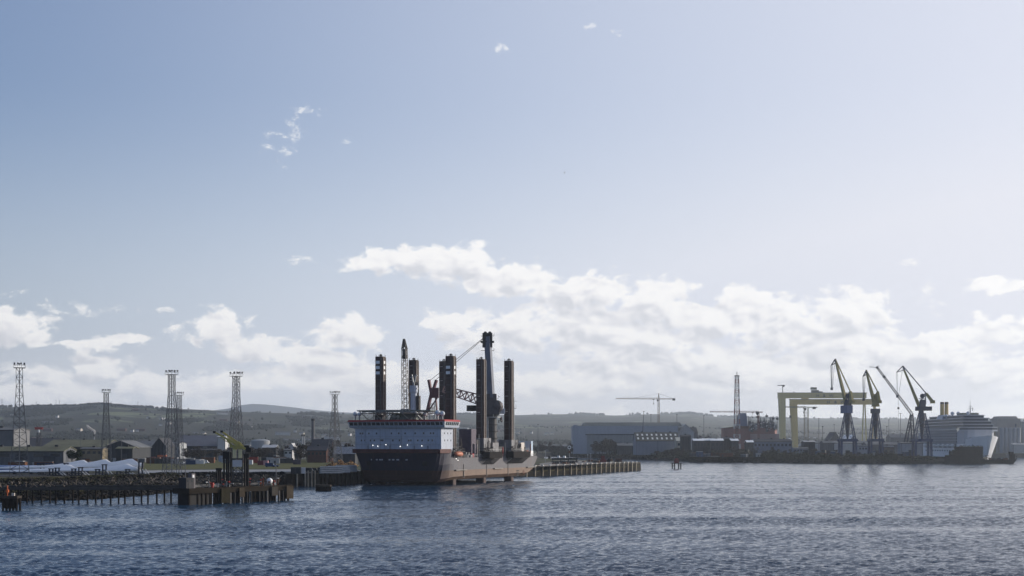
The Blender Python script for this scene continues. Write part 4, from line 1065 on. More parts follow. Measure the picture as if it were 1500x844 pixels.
# ---- containers, cabins and vehicles along the yard
def container(px, py, L, h, m, label, rz=0., stack=None):
    p = W(px, py, GZ); t = thing('shipping_container', label, 'container', p, rz)
    MB().box(-L/2,L/2,-1.2,1.2,.12,h).build('body', m, t)
    rb = MB()
    for i in range(int(L/.7)): rb.box(-L/2+.3+i*.7,-L/2+.6+i*.7,-1.27,-1.2,.25,h-.2)
    rb.build('corrugation', m, t)
    for s in (-1,1):
        for y in (-1.15,1.15): MB().box(s*L/2-.12,s*L/2+.12,y-.12,y+.12,0,h+.03).build('corner_post', m, t)
    MB().box(L/2+.01,L/2+.06,-1.0,1.0,.3,h-.2).build('door', m, t)
    return t
co = mat('container_orange',(.50,.14,.06),.6,.2,.4,streak=.3); cb_ = mat('container_blue',(.035,.06,.12),.6,.25,.4); cr = mat('container_red',(.26,.045,.035),.6,.25,.4,streak=.3)
cw = mat('container_white',(.55,.56,.58),.5,.15,.4,streak=.3); cg = mat('container_blue_grey',(.22,.27,.36),.6,.15,.4)
for (px,py,L,h,m,lb,rz) in ((237.5,677.3,6.1,5.2,co,'orange high cabin-like container left of the paired floodlight towers',0),(215,676.4,12.2,3.6,cr,'long dark red container left of the orange one',.05),(201,676.8,9,3.2,cr,'dark red container next to the blade roots',-.05),
        (279,680.8,6.1,2.9,cb_,'dark blue container on the grass right of the paired towers',.2),(292,679.8,6.1,2.4,cw,'white low container right of the dark blue one',.1),(327,676.5,6.1,4.4,cg,'tall blue-grey container directly left of the loading tower',0),
        (366,680.6,3.4,2.9,cw,'white-fronted container right of the loading tower',0),(371,678.6,6.1,4.2,cr,'red container behind the white-fronted one',.1),(383,681.5,4.2,2.9,mat('container_maroon',(.16,.05,.06),.6,.2,.4),'maroon container on the grass strip',0),
        (389.5,681.7,2.6,2.9,mat('container_pink',(.46,.26,.28),.6,.2,.4),'pinkish white cabin beside the maroon container',0),(435,680.6,4.5,3.2,mat('container_slate',(.06,.055,.075),.6,.2,.4),'dark slate container at the right of the grass',.1),
        (440,694.2,4.2,2.8,cw,'pale round-topped cabin on the quay edge right of the jetty',.1),(433.5,694.4,4.0,3.0,wd,'dark cabin on the quay edge beside a pale one',0)):
    container(px, py, L, h, m, lb, rz)
def vehicle(px, py, m, label, L=4.4, h=1.5, rz=0., van=False):
    p = W(px, py, GZ); t = thing('parked_van' if van else 'parked_car', label, 'van' if van else 'car', p, rz, 'vehicles parked on the left yard')
    w = .9
    if van: prof = [(-L/2,.35),(L/2,.35),(L/2,1.0),(L/2-.7,1.15),(L/2-1.4,h),(-L/2,h)]
    else: prof = [(-L/2,.35),(L/2,.35),(L/2,.85),(L/2-1.1,.95),(L/2-1.8,h),(-L/2+.9,h),(-L/2+.1,.95)]
    n = len(prof); MB().add([(x,-w,z) for x,z in prof]+[(x,w,z) for x,z in prof],[tuple(range(n)),tuple(range(2*n-1,n-1,-1))]+[(i,i+n,(i+1)%n+n,(i+1)%n) for i in range(n)]).build('body', m, t)
    MB().box(-L/2+(1.2 if not van else L-1.9),L/2-(1.9 if not van else 1.2),-w-.02,w+.02,.98,h-.1).build('window', glass, t)
    for x in (-L/2+.8,L/2-.8):
        for y in (-w+.1,w-.1): MB().tube((x,y-.12,.33),(x,y+.12,.33),.33,n=10).build('wheel', black, t)
cols = {'white':white_paint,'silver':mat('car_silver',(.45,.46,.48),.3,.05,.5,metal=.5),'dark blue':mat('car_blue',(.02,.05,.14),.35,.1,.5),'black':mat('car_black',(.015,.015,.017),.3,.1,.5),'red':mat('car_red',(.35,.03,.03),.35,.1,.5)}
rv = random.Random(21)
for i in range(22):                     # the row of parked cars along the far edge of the grass
    cn = rv.choice(('dark blue','silver','white','dark blue','black'))
    vehicle(404+i*1.55, 673.6+rv.uniform(-.15,.15), cols[cn], '%s car in the long parked row beyond the grass' % cn, rz=R(90)+rv.uniform(-.1,.1))
for px, py, cn, van, lb in ((253,677.6,'white',True,'white van beside the foot of the paired towers'),(229,678.2,'white',False,'white car in front of the orange container'),(268,680.2,'white',False,'white car left of the dark blue container'),
        (300,679.2,'white',True,'white van right of the low white container'),(396,684.4,'dark blue',True,'dark blue van on the grass below the maroon container'),(403,684.0,'dark blue',False,'dark blue car right of the van on the grass'),(166,674.8,'white',True,'white van above the middle of the turbine blades'),(172,675.2,'silver',True,'silver van next to the white van above the blades'),
        (452,693.2,'black',True,'leftmost black van on the quay near the vessel bow'),(458,692.8,'black',True,'second black van on the quay near the vessel bow'),(466,692.6,'black',False,'black car parked between dark vans on the quay'),(474,692.4,'black',True,'rightmost black van on the quay near the bow'),(482,692.0,'white',True,'white van parked on the quay nearest the bow')):
    vehicle(px, py, cols[cn], lb, 5.6 if van else 4.4, 2.4 if van else 1.5, rv.uniform(-.2,.2), van)
# scrap heaps by the bow
rs = random.Random(31)
for px, py, w, h, lb in ((487,684.5,7,3.2,'left scrap heap of golden-brown metal by the bow'),(499,684,9,4.2,'middle scrap heap, tallest, glinting beside the vessel bow'),(513,683.4,8,3.6,'right scrap heap touching the vessel bow outline')):
    p = W(px, py, GZ); t = thing('scrap_heap', lb, 'scrap heap', p); b = MB()
    for i in range(130):
        a = rs.uniform(0,6.28); r = rs.uniform(0,1)**.6; z = h*(1-r)*rs.uniform(.3,1); c = Vector((r*w*.6*math.cos(a), r*w*.5*math.sin(a), z+.2)); d = Vector((rs.uniform(-1,1),rs.uniform(-1,1),rs.uniform(-.6,.8)))*rs.uniform(.4,1.1)
        b.beam(c-d, c+d, rs.uniform(.15,.6), rs.uniform(.05,.4))
    o = b.build('scrap', mat('scrap_gold',(.30,.19,.08),.55,.6,.6,metal=.2), t); o['kind'] = 'stuff'
    b = MB(); 
    for i in range(50):
        a = rs.uniform(0,6.28); r = rs.uniform(0,1); c = Vector((r*w*.65*math.cos(a), r*w*.55*math.sin(a), h*(1-r)*rs.uniform(.2,1)+.2)); d = Vector((rs.uniform(-1,1),rs.uniform(-1,1),rs.uniform(-.5,.5)))*.6
        b.beam(c-d, c+d, .4, .2)
    o = b.build('scrap', rust, t); o['kind'] = 'stuff'
for i, (px, py, m, lb) in enumerate(((497,693,wl,'pale stack of steel pipes on the quay left of the bow'),(508,691.5,wl,'pale pipe stack nearest the vessel bow'),(486,694,grey_steel,'grey pipe stack behind the quay fender posts'))):
    t = thing('pipe_stack', lb, 'pipe stack', W(px,py,GZ), R(20)); 
    for k in range(4):
        for j in range(4-k): MB().tube((-5,j*.9+k*.45,.45+k*.8),(5,j*.9+k*.45,.45+k*.8),.42,n=8).build('pipe', m, t)
# slim lamp posts scattered in the yards
for i, (px, py, D, lb) in enumerate(((178,640,800,'thin lamp post just right of the slim floodlight tower'),(220,650,860,'thin lamp post above the dark red containers'),(300,655,840,'thin lamp post above the low white container'),(410,640,900,'thin lamp post in the grass left of the gabled house'),(427,622,2400,'distant tall lamp mast above the gabled house'),(372,612,2300,'distant tall lamp mast above the pale storage tank'),(500,655,900,'thin lamp post above the scrap heaps'),(118,640,1000,'thin lamp post rising above the evergreen tree'),(268,645,760,'thin lamp post right of the paired floodlight towers'))):
    h = Z_(py,D)-GZ; t = thing('yard_lamp_post', lb, 'lamp post', (X_(px,D),D,GZ), 0, 'yard lamp posts')
    MB().tube((0,0,0),(0,0,h),.16,.1,n=6).build('post', tower_m, t); MB().cbox((0,0,h),(2.2,.4,.25)).build('lamp_head', grey_steel, t)

# ================================================================== PIER RIGHT OF THE VESSEL
pf0, pf1 = Vector((9,838,0)), Vector((88,1022,0)); pd_ = pf1-pf0; pang = math.atan2(pd_.y, pd_.x); pn = Vector((math.sin(pang), -math.cos(pang), 0))
pw = thing('pier_wall', 'long dark pier face with a row of pale lit piles right of the vessel', 'pier', (0,0,0))
pile_pale = mat('pale_fender_pile', (.62,.53,.40), .7, .25, .5, streak=.5)
pm3 = MB().box(-.2,.2,-.35,.1,-1,GZ-.2).build('fender_pile', pile_pale, pw); cm3 = MB().box(-.4,.4,-.55,.3,GZ-.2,GZ+.6).build('pile_cap', mat('cap_white',(.85,.82,.74),.5,.1,.5), pw)
spots = [ -3, 10, 22, 34, 46, 58] + [70+i*9.4 for i in range(15)]
for i, s in enumerate(spots):
    p = pf0 + pd_.normalized()*s + pn*.9
    if i == 0: pm3.location = p; pm3.rotation_euler = (0,0,pang); cm3.location = p; cm3.rotation_euler = (0,0,pang)
    else: inst('fender_pile', pm3, pw, p, pang); inst('pile_cap', cm3, pw, p, pang)
    q = pf0 + pd_.normalized()*(s+4.7)+pn*.5
    # timber walings sagging between the piles, with weed
    MB().beam(q-pd_.normalized()*4+Vector((0,0,2.6)), q+pd_.normalized()*4+Vector((0,0,3.2)), .5, .5).build('waling', mat('weedy_timber',(.05,.045,.022),.85,.5,.6), pw)
    MB().beam(q-pd_.normalized()*4+Vector((0,0,5.2)), q+pd_.normalized()*4+Vector((0,0,5.2)), .45, .8).build('waling', mat('waling_grey',(.05,.045,.04),.85,.4,.6), pw)
MB().beam(pf0+Vector((0,0,2.2))+pn*.15, pf1+Vector((0,0,2.2))+pn*.15, .3, 6.6).build('recess_shade', mat('recess_shade_black',(.012,.011,.009),.9,.3,.5), pw)  # black sheet added for the deep shade between the piles under the deck
MB().beam(pf0+Vector((0,0,GZ+.2)), pf1+Vector((0,0,GZ+.2)), .8, .5).build('coping', concrete, pw)
def pp_(px, py): return W(px, py, GZ)
t = thing('flat_trailer', 'long dark low-loader standing on the pier deck', 'trailer', pp_(827,679.5), R(8)); MB().box(-9,9,-1.5,1.5,1.0,1.7).build('bed', dark_steel, t)
for x in (-7.5,-6,-4.5,5,6.5): MB().tube((x,-1.5,.5),(x,1.5,.5),.5,n=10).build('wheel', black, t)
MB().box(-8.6,8.6,-1.4,1.4,2.6,3.9).build('load', dark_steel, t)
for x in (-8,-2.7,2.7,8): MB().beam((x,0,1.7),(x,0,2.7),.5).build('support', dark_steel, t)
for px, py, lb in ((883,677.2,'red mooring winch with two dark drums on the pier'),):
    t = thing('mooring_winch', lb, 'winch', pp_(px,py), R(15)); MB().box(-2.2,2.2,-1.5,1.5,0,2.2).box(-1.2,1.2,-1,1,2.2,4.6).build('housing', mat('winch_red',(.12,.025,.03),.6,.3,.4), t)
    for x in (-3.2,4.4): MB().tube((x,-1.2,1.2),(x,1.2,1.2),1.2,n=12).build('drum', black, t)
t = thing('mooring_winch', 'dark cabin-like winch near the pier end', 'winch', pp_(905.5,677.0), R(15)); MB().box(-2.4,2.4,-1.6,1.6,0,1.5).box(-2.0,2.2,-1.2,1.2,1.5,2.7).build('housing', mat('winch_dark',(.07,.04,.04),.7,.3,.4), t); MB().tube((-1,-1.9,.9),(-1,1.9,.9),.8,n=10).build('drum', black, t)
for px, py, m, lb in ((818.5,672.3,'w','left of two white vans at the pier root'),(827,672.3,'w','right of two white vans at the pier root'),(805,672.5,'d','dark van left of the white vans at the pier root')):
    vehicle(px, py, white_paint if m == 'w' else cols['black'], lb, 5.6, 2.8, R(80), True)
t = thing('signal_light', 'round white signal disc on a post at the pier root', 'signal', pp_(834,676.5)); MB().tube((0,0,0),(0,0,9.6),.25,n=8).build('post', grey_steel, t)
MB().tube((0,-.3,10.6),(0,.1,10.6),1.35,n=16).build('disc', white_paint, t); MB().tube((0,-.36,10.6),(0,-.3,10.6),.75,n=14).build('disc_centre', dark_steel, t); MB().box(-.7,.7,-.3,.3,6.4,8.0).build('lower_lamp', rust, t)
for i, (px, h) in enumerate(((861,5.5),(865,6.2),(799,9),(845,3))):
    t = thing('pier_post', 'slim grey post on the pier deck', 'post', pp_(px,677.4), 0, 'slim posts on the pier'); MB().tube((0,0,0),(0,0,h),.2,n=6).build('post', grey_steel, t); MB().cbox((0,0,h),(.6,.5,.5)).build('lamp', white_paint if i < 2 else dark_steel, t)
rp = random.Random(3)
for i in range(26):
    px = rp.uniform(797,912); py = interp(px,[(797,681.5),(912,677.4)]) - rp.uniform(.2,2.5)
    t = thing('quay_clutter', 'low dark crate or coil lying on the pier deck', 'crate', pp_(px,py), rp.uniform(0,3), 'small gear on the pier deck')
    a, b, c = rp.uniform(.6,2.2), rp.uniform(.5,1.6), rp.uniform(.6,1.8)
    MB().box(-a,a,-b,b,0,c).build('body', rp.choice((dark_steel,rust,concrete,timber)), t); MB().box(-a*.9,a*.5,-b*.8,b*.8,c,c*1.15).build('lid', rp.choice((dark_steel,grey_steel)), t)

# navigation beacon in the channel
t = thing('channel_beacon', 'four-legged navigation beacon with dark red box standing in open water', 'beacon', W(991,686.6))
for x in (-3.3,-1.5,1.6,3.3):
    for y in (-1.5,1.5): MB().tube((x,y,-1),(x,y,4.2),.3,n=7).build('pile', timber, t)
MB().box(-3.7,3.7,-2,2,3.9,4.4).build('platform', timber, t)
MB().box(-1.7,1.8,-1.4,1.4,4.4,7.2).build('box', mat('beacon_red',(.16,.03,.035),.6,.3,.5), t); MB().box(-1.0,1.0,-.9,.9,7.2,8.0).build('lantern', mat('beacon_red2',(.22,.04,.04),.6,.2,.5), t)
MB().beam((-3.4,-1.5,1),(-1.6,-1.5,3.8),.2).beam((1.7,-1.5,3.8),(3.3,-1.5,1),.2).build('brace', timber, t)
t = thing('buoy', 'tiny dark buoy left of the channel beacon', 'buoy', W(961,675.8)); MB().lathe([(.9,-.3),(1.2,.5),(.5,1.6),(.3,2.6)],n=8).build('body', dark_steel, t); MB().ball((0,0,2.9),.35,8).build('topmark', red_paint, t)

# ================================================================== FAR SHORE SHIPYARD
pale_hall = mat('hall_blue_grey', (.30,.33,.38), .6, .08, .03, streak=.15, ribs=1.2)
hall_roof = mat('hall_roof', (.20,.20,.17), .7, .2, .04)
# the big hall with stepped roof
D = 1900; t = thing('building_hall', 'very large blue-grey shipbuilding hall, biggest shed on the far shore', 'hall', (X_(840,D),D,GZ)); L = X_(993,D)-X_(840,D); H = Z_(624,D)-GZ
MB().box(0,L,0,70,-.3,H).build('wall', pale_hall, t)
MB().frustum((12,L+6,4,66),H,(16,L+4,12,58),Z_(618.6,D)-GZ).build('roof', hall_roof, t)
MB().box(0,5,0,20,H,H+1.2).build('parapet', pale_hall, t)
n = 10; w = (L-18)/n
for i in range(n): MB().box(18+i*w,18+(i+1)*w-.5,-.5,0,0,Z_(637.5,D)-GZ).build('door_leaf', mat('door_grey_green',(.20,.22,.23),.6,.12,.08,ribs=1.5), t)
MB().box(16,L,-.7,0,Z_(637.5,D)-GZ,Z_(637,D)-GZ+1).build('door_rail', dark_steel, t)
shed(992,1017,621.5,1910,60,'pale gabled end bay joined to the big hall',wl,wl,axis='y',ridge=.28)
shed(1014,1022,626,1960,40,'darker lean-to right of the pale gabled bay',wg,rd,axis='x',ridge=.2)
sk = shed(932,995,633.5,1720,46,'grey shed with two rows of bright skylights in its dark roof',mat('shed_slate',(.20,.22,.26),.6,.12,.05,ribs=1.4),mat('roof_brown',(.10,.095,.075),.7,.25,.05),eave=646,skylights=9)
shed(991,1007,641,1690,20,'cream low annex right of the skylight shed',mat('cream_wall',(.45,.42,.34),.6,.15,.2),mat('cream_roof',(.6,.56,.44),.5,.1,.2),axis='x',ridge=.2,windows=2,name='annex',cat='building')
for a, b, yt, D, lb, m in ((1016,1031,643,1600,'leftmost low shed with a glaring white roof on the far shore','w'),(1030,1040,642.6,1606,'second low white-roofed shed, narrow, on the far shore','w'),(1041,1060,642.8,1602,'third low white-roofed shed, longest, on the far shore','w'),(1071,1082,643,1604,'low white-roofed shed below the red hull','w'),(1094,1104,645.3,1610,'rightmost small white-roofed shed below the red hull','w')):
    shed(a,b,yt,D,16,lb,wd,mat('glare_roof',(.88,.88,.86),.3,.03,.2),eave=yt+2.8,windows=max(2,int((b-a)/5)))
for a, b, yt, D, lb in ((1059,1072,641,1615,'dark block between two white-roofed sheds'),(1024,1030,640,1620,'small dark stack house among the white-roofed sheds'),(1036,1042,640,1622,'dark plant room above the white-roofed sheds'),(998,1012,637,1660,'dark pile of plant left of the white-roofed sheds')):
    shed(a,b,yt,D,14,lb,wd,rd,ridge=.08,doors=1,name='plant_building',cat='building')
shed(1104,1160,643.5,1640,20,'long blue-grey shed in front of the red hull',mat('shed_bluegrey',(.16,.19,.25),.6,.15,.1,ribs=1.5),rd,ridge=.15,windows=10)
shed(1163,1184,656,1480,12,'low blue-grey cabin row left of the first blue crane',mat('cabin_bluegrey',(.20,.23,.29),.6,.15,.2),rg,ridge=.1,windows=5,name='cabin_row',cat='cabin')
shed(1178,1194,646,1560,16,'dark flat shed with a bright roof edge left of the first blue crane',wd,wht,ridge=.06)
shed(1206,1222,646,1570,18,'grey shed left of the first blue crane legs',wg,rg,ridge=.15)
shed(1216,1232,633,2100,40,'dark pointed shed behind the first blue crane',wd,rd,axis='y',ridge=.4)
shed(1258,1275,652,1540,18,'low pale-blue shed between the first and second blue cranes',mat('cabin_pale',(.24,.27,.33),.6,.15,.2),rg,ridge=.1,windows=4)
shed(1294,1310,653,1520,16,'low brown shed right of the second blue crane',mat('wall_brown',(.12,.10,.09),.7,.2,.2),rg,ridge=.15,doors=2)
shed(1319.5,1352,648.5,1425,12,'pale corrugated quay shed behind the third blue crane legs',mat('shed_steel_blue',(.27,.30,.35),.55,.1,.1,ribs=2.),rg,ridge=.04,doors=1)
shed(1240,1262,637,2150,60,'white tent-roofed building glaring behind the first blue crane',wl,mat('tent_white',(.88,.88,.88),.4,.03,.2),axis='y',ridge=.5)
for i, (a, b, yt, D, m, lb) in enumerate(((1270,1330,648,1760,wg,'long grey warehouse far behind the second blue crane'),(1305,1345,636,2300,wg,'hazy stepped ship-like block behind the third blue crane'),(1190,1300,646,2050,wl,'pale hazy long roof behind the two left blue cranes'),(905,935,650,1800,wd,'dark low building left of the skylight shed'),(800,842,652,2300,wg,'hazy grey sheds left of the big hall'))):
    shed(a,b,yt,D,30,lb,m,rg,ridge=.2)

# red hull under construction with topsides
D = 1900; fp = thing('offshore_vessel', 'rust-red offshore vessel hull crowded with topside modules in the shipyard', 'ship', (X_(1061,D),D,GZ)); K = D/FPX
red_hull = mat('primer_red', (.19,.085,.075), .7, .25, .05, streak=.25, c2=(.13,.07,.068))
zt = Z_(627,D)-GZ
MB().prism([(0,0),(74*K,0),(80*K,14),(74*K,28),(0,28),(-2,14)],4,zt).build('hull', red_hull, fp)
MB().add([(-1,-.4,zt),(22*K,-.4,zt+2.6),(40*K,-.4,zt+2),(40*K,-.4,zt-.5),(-1,-.4,zt-.8)],[(0,1,2,3,4)]).build('bulwark', rust, fp)
MB().box(38*K,80*K,-.6,.1,4,zt-8).build('lower_plating', mat('primer_pale',(.24,.18,.17),.7,.2,.1), fp)
MB().frustum((20*K,35*K,2,20),zt,(23*K,33*K,4,16),Z_(605,D)-GZ).build('blue_tower', mat('tower_slate_blue',(.16,.19,.26),.6,.12,.1), fp)
rf = random.Random(8); mods = [mat('module_grey',(.16,.17,.18),.6,.3,.2), mat('module_dark',(.07,.075,.08),.6,.3,.2), mat('module_pale',(.38,.38,.37),.6,.2,.2), rust]
for i in range(15):
    x0 = (36+i*2.75)*K; wq = rf.uniform(2.4,4.4)*K; h = rf.uniform(8,17) if i < 13 else 9; y0 = rf.uniform(-1,6)
    m = MB().box(x0,x0+wq,y0,y0+8,zt-rf.uniform(1,6),zt+h*.55)
    for k in range(5):
        a = x0+rf.uniform(-1,wq); z = zt+h*.4; m.beam((a,y0-1,z-4),(a,y0-1,z+h*.5),.35)
        m.beam((x0-1,y0-1.2,zt+k*h*.2-3),(x0+wq+1,y0-1.2,zt+k*h*.2-3),.4)
    mo = m.build('topside_module', mods[i % 4] if i % 4 != 3 else mods[0], fp)
    s = MB()
    for k in range(6): s.cbox((x0+rf.uniform(0,wq), y0-1.3, zt+rf.uniform(-3,h*.6)),(rf.uniform(.5,1.8),.6,rf.uniform(.4,1.2)))
    s.build('pipe_end', white_paint if i % 2 else mods[2], mo)
for px, yt in ((1110,607),(1123.5,606),(1133,609.5),(1139,610)):
    m = MB().beam(((px-1061)*K,2,zt),((px-1061)*K,2,Z_(yt,D)-GZ),.5); z = Z_(yt,D)-GZ; m.cbox(((px-1061)*K,2,z-3.4),(3.0,2,2.6)); m.build('vent_stack', mods[1], fp)
t = thing('white_tank', 'upright white tank right of the red hull', 'tank', (X_(1156.5,1780),1780,GZ)); MB().lathe([(2.2,0),(2.2,19),(1.2,20),(.3,20.3)],n=14).build('shell', white_paint, t); MB().beam((-2.4,-1,0),(-2.4,-1,19),.3).build('ladder', dark_steel, t)

# red and white lattice mast
redw = bpy.data.materials.new('banded_mast'); redw.use_nodes = True
_T = NT(redw.node_tree); _b = _T.n['Principled BSDF']; _tc = _T.node('ShaderNodeTexCoord').outputs['Object']; _s = _T.node('ShaderNodeSeparateXYZ'); _T.l.new(_tc, _s.inputs[0])
_f = _T.m('GREATER_THAN', _T.m('FRACT', _T.m('MULTIPLY', _s.outputs[2], 1/13.)), .5); _T.l.new(_T.mix(_f, (.26,.12,.10), (.42,.42,.42)), _b.inputs['Base Color'])
D = 1850; t = thing('lattice_mast', 'tall slender red and white lattice mast behind the red hull', 'mast', (X_(1079.5,D),D,GZ)); H = Z_(551,D)-GZ
MB().lattice((0,0,0),(0,0,H),8.2,4.2,16,.75,.34).build('lattice', redw, t); MB().box(-3,3,-3,3,H,H+.8).build('platform', dark_steel, t); MB().beam((0,0,H),(0,0,H+5.5),.7).build('antenna', dark_steel, t)
MB().beam((0,0,0),(0,0,H),1.1,.7).build('ladder', mat('ladder_dark',(.10,.09,.09),.6,.2,.4), t)

# tower cranes
def tower_crane(px, ytop, yj, D, pxl, pxr, pxcw, label, jm, mast_w=2.2, cat='tower crane', peak=True):
    t = thing('tower_crane', label, cat, (X_(px,D),D,GZ)); zj = Z_(yj,D)-GZ; ztp = Z_(ytop,D)-GZ; k = D/FPX
    MB().lattice((0,0,0),(0,0,zj),mast_w,mast_w,18,.5,.25).build('mast', jm, t)
    xl = (pxl-px)*k; xr = (pxr-px)*k
    MB().lattice((0,0,zj+1),(xl,0,zj+1.2),1.7,1.0,20,.36,.2,2.0,1.2).build('jib', jm, t)
    MB().lattice((0,0,zj+.6),(xr,0,zj+.6),1.6,1.6,6,.36,.2,1.2,1.0).build('counter_jib', jm, t)
    MB().cbox(((pxcw-px)*k,0,zj-.2),(4.0,2.2,3.2)).build('counterweight', mat('counterweight_grey',(.12,.12,.12),.7,.2,.3), t)
    MB().cbox((-1.6,-1.2,zj-1.8),(2.2,1.8,2.6)).build('cab', dark_steel, t)
    if peak:
        MB().lattice((0,0,zj),(0,0,ztp),1.8,.5,4,.4,.25).build('peak', jm, t)
        MB().beam((0,0,ztp),(xl*.55,0,zj+2.2),.2).beam((0,0,ztp),(xr*.9,0,zj+1.2),.2).build('tie', dark_steel, t)
    xt = xl*.12; MB().cbox((xt,0,zj-.5),(2,1.5,.8)).beam((xt,0,zj-.5),(xt,0,zj-6),.25).cbox((xt,0,zj-6.6),(1.2,1,1.6)).build('trolley_hook', dark_steel, t)
tan_j = mat('jib_tan', (.34,.25,.17), .6, .25, .3); red_j = mat('jib_red', (.20,.09,.08), .6, .25, .3)
tower_crane(964.8,576.5,585,2100,902.5,988.5,987,'tower crane with long level jib above the big hall',tan_j)
tower_crane(1111,599,604.5,1880,1040,1117,1109.5,'tower crane behind the red hull, jib reaching left past the mast',red_j,1.8,peak=False)
tower_crane(1181,594.5,597.5,1950,1150,1197,1192.5,'stout tower crane under the nearer yellow gantry',mat('jib_olive',(.28,.25,.17),.6,.3,.3),5.2,peak=False)

# yellow gantry cranes
gy = [mat('gantry_yellow_green', (.49,.42,.19), .55, .08, .02), mat('gantry_yellow', (.58,.43,.16), .55, .08, .02)]
navy_letter = mat('letter_dark', (.05,.055,.07), .6, .1, .2)
def letter(ch, x, z, h, y, parent):
    cu = bpy.data.curves.new('letter', 'FONT'); cu.body = ch; cu.size = h*1.4; cu.extrude = .05; cu.align_x = 'CENTER'
    tmp = bpy.data.objects.new('tmp', cu); col.objects.link(tmp); dg = bpy.context.evaluated_depsgraph_get()
    me = bpy.data.meshes.new_from_object(tmp.evaluated_get(dg)); bpy.data.objects.remove(tmp)
    me.materials.append(navy_letter); o = bpy.data.objects.new('painted_letter', me); col.objects.link(o); o.parent = parent
    o.location = (x,y,z); o.rotation_euler = (R(90),0,0)
def gantry(D, px0, px1, ytop, ybot, leg, label, m, letters, pa):
    k = D/FPX; t = thing('gantry_crane', label, 'gantry crane', (X_(px0,D),D,GZ)); L = (px1-px0)*k; zt, zb = Z_(ytop,D)-GZ, Z_(ybot,D)-GZ; dp = 9
    b = MB().box(0,L,-dp/2,dp/2,zb,zt).build('beam', m, t)
    MB().box(-1,L+1,-dp/2-.5,dp/2+.5,zt,zt+.8).build('walkway', mat('walkway_grey',(.25,.24,.18),.6,.2,.2), b)
    a0,a1,b0,b1 = [(q-px0)*k for q in leg]
    MB().frustum((b0,b1,-7,7),0,(a0,a1,-4.6,4.6),zb+.4).build('main_leg', m, t)
    xr = (pa-px0)*k
    for s in (-1,1): MB().beam((xr+s*4.6,0,0),(xr+s*.9,0,zb),1.8,2.2).build('slender_leg', m, t)
    MB().beam((xr-5.5,0,1.5),(xr+5.5,0,1.5),2.5,3).build('bogie', m, t)
    MB().box((b0+b1)/2-9,(b0+b1)/2+9,-8,8,0,3).build('bogie', m, t)
    for c, px in letters: letter(c, (px-px0)*k, zb+(zt-zb)*.2, (zt-zb)*.6, -dp/2-.55, b)
    return t, k, zt, zb
t, k, zt, zb = gantry(2640,1139.5,1268.5,575.8,583.6,(1140.3,1150.2,1143.6,1150.0),'farther, higher yellow-green gantry crane with a machinery house on top',gy[0],[('H',1197),('&',1206.5),('W',1217)],1266)
def on(px): return (px-1139.5)*k
MB().box(on(1188.5),on(1199),-3,3,zt+.8,zt+5.5).box(on(1187.5),on(1196),-3,3,zt+6.2,zt+10.5).box(on(1193),on(1204.5),-3,3,zt+.8,zt+3).build('machinery_house', mat('house_olive_grey',(.24,.23,.18),.6,.2,.2), t)
mm = MB().beam((on(1146.5),0,zt),(on(1146.5),0,zt+14),1.1).beam((on(1139),0,zt+14),(on(1150),0,zt+14.4),1.3).cbox((on(1147.5),0,zt+12.6),(3.4,2.4,2.6)); mm.build('service_crane', dark_steel, t)
MB().beam((on(1163),0,zt),(on(1163),0,zt+3),1).build('warning_light', dark_steel, t)
t, k, zt, zb = gantry(2480,1157.0,1286,585.4,592.8,(1157,1167.2,1162,1168.2),'nearer, lower yellow gantry crane half hidden by the blue cranes',gy[1],[('H',1212.5),('&',1223),('W',1233.5)],1281)
MB().box((1174-1157)*k,(1184-1157)*k,-3,3,zt+.8,zt+3).build('machinery_house', gy[1], t)
MB().beam((0,-2,zb-22),(4*k,-2,zb-22),2).cbox((.5,-3,zb-21),(3.5,3,4)).build('cab', mat('cab_dark',(.12,.11,.09),.6,.2,.3), t)

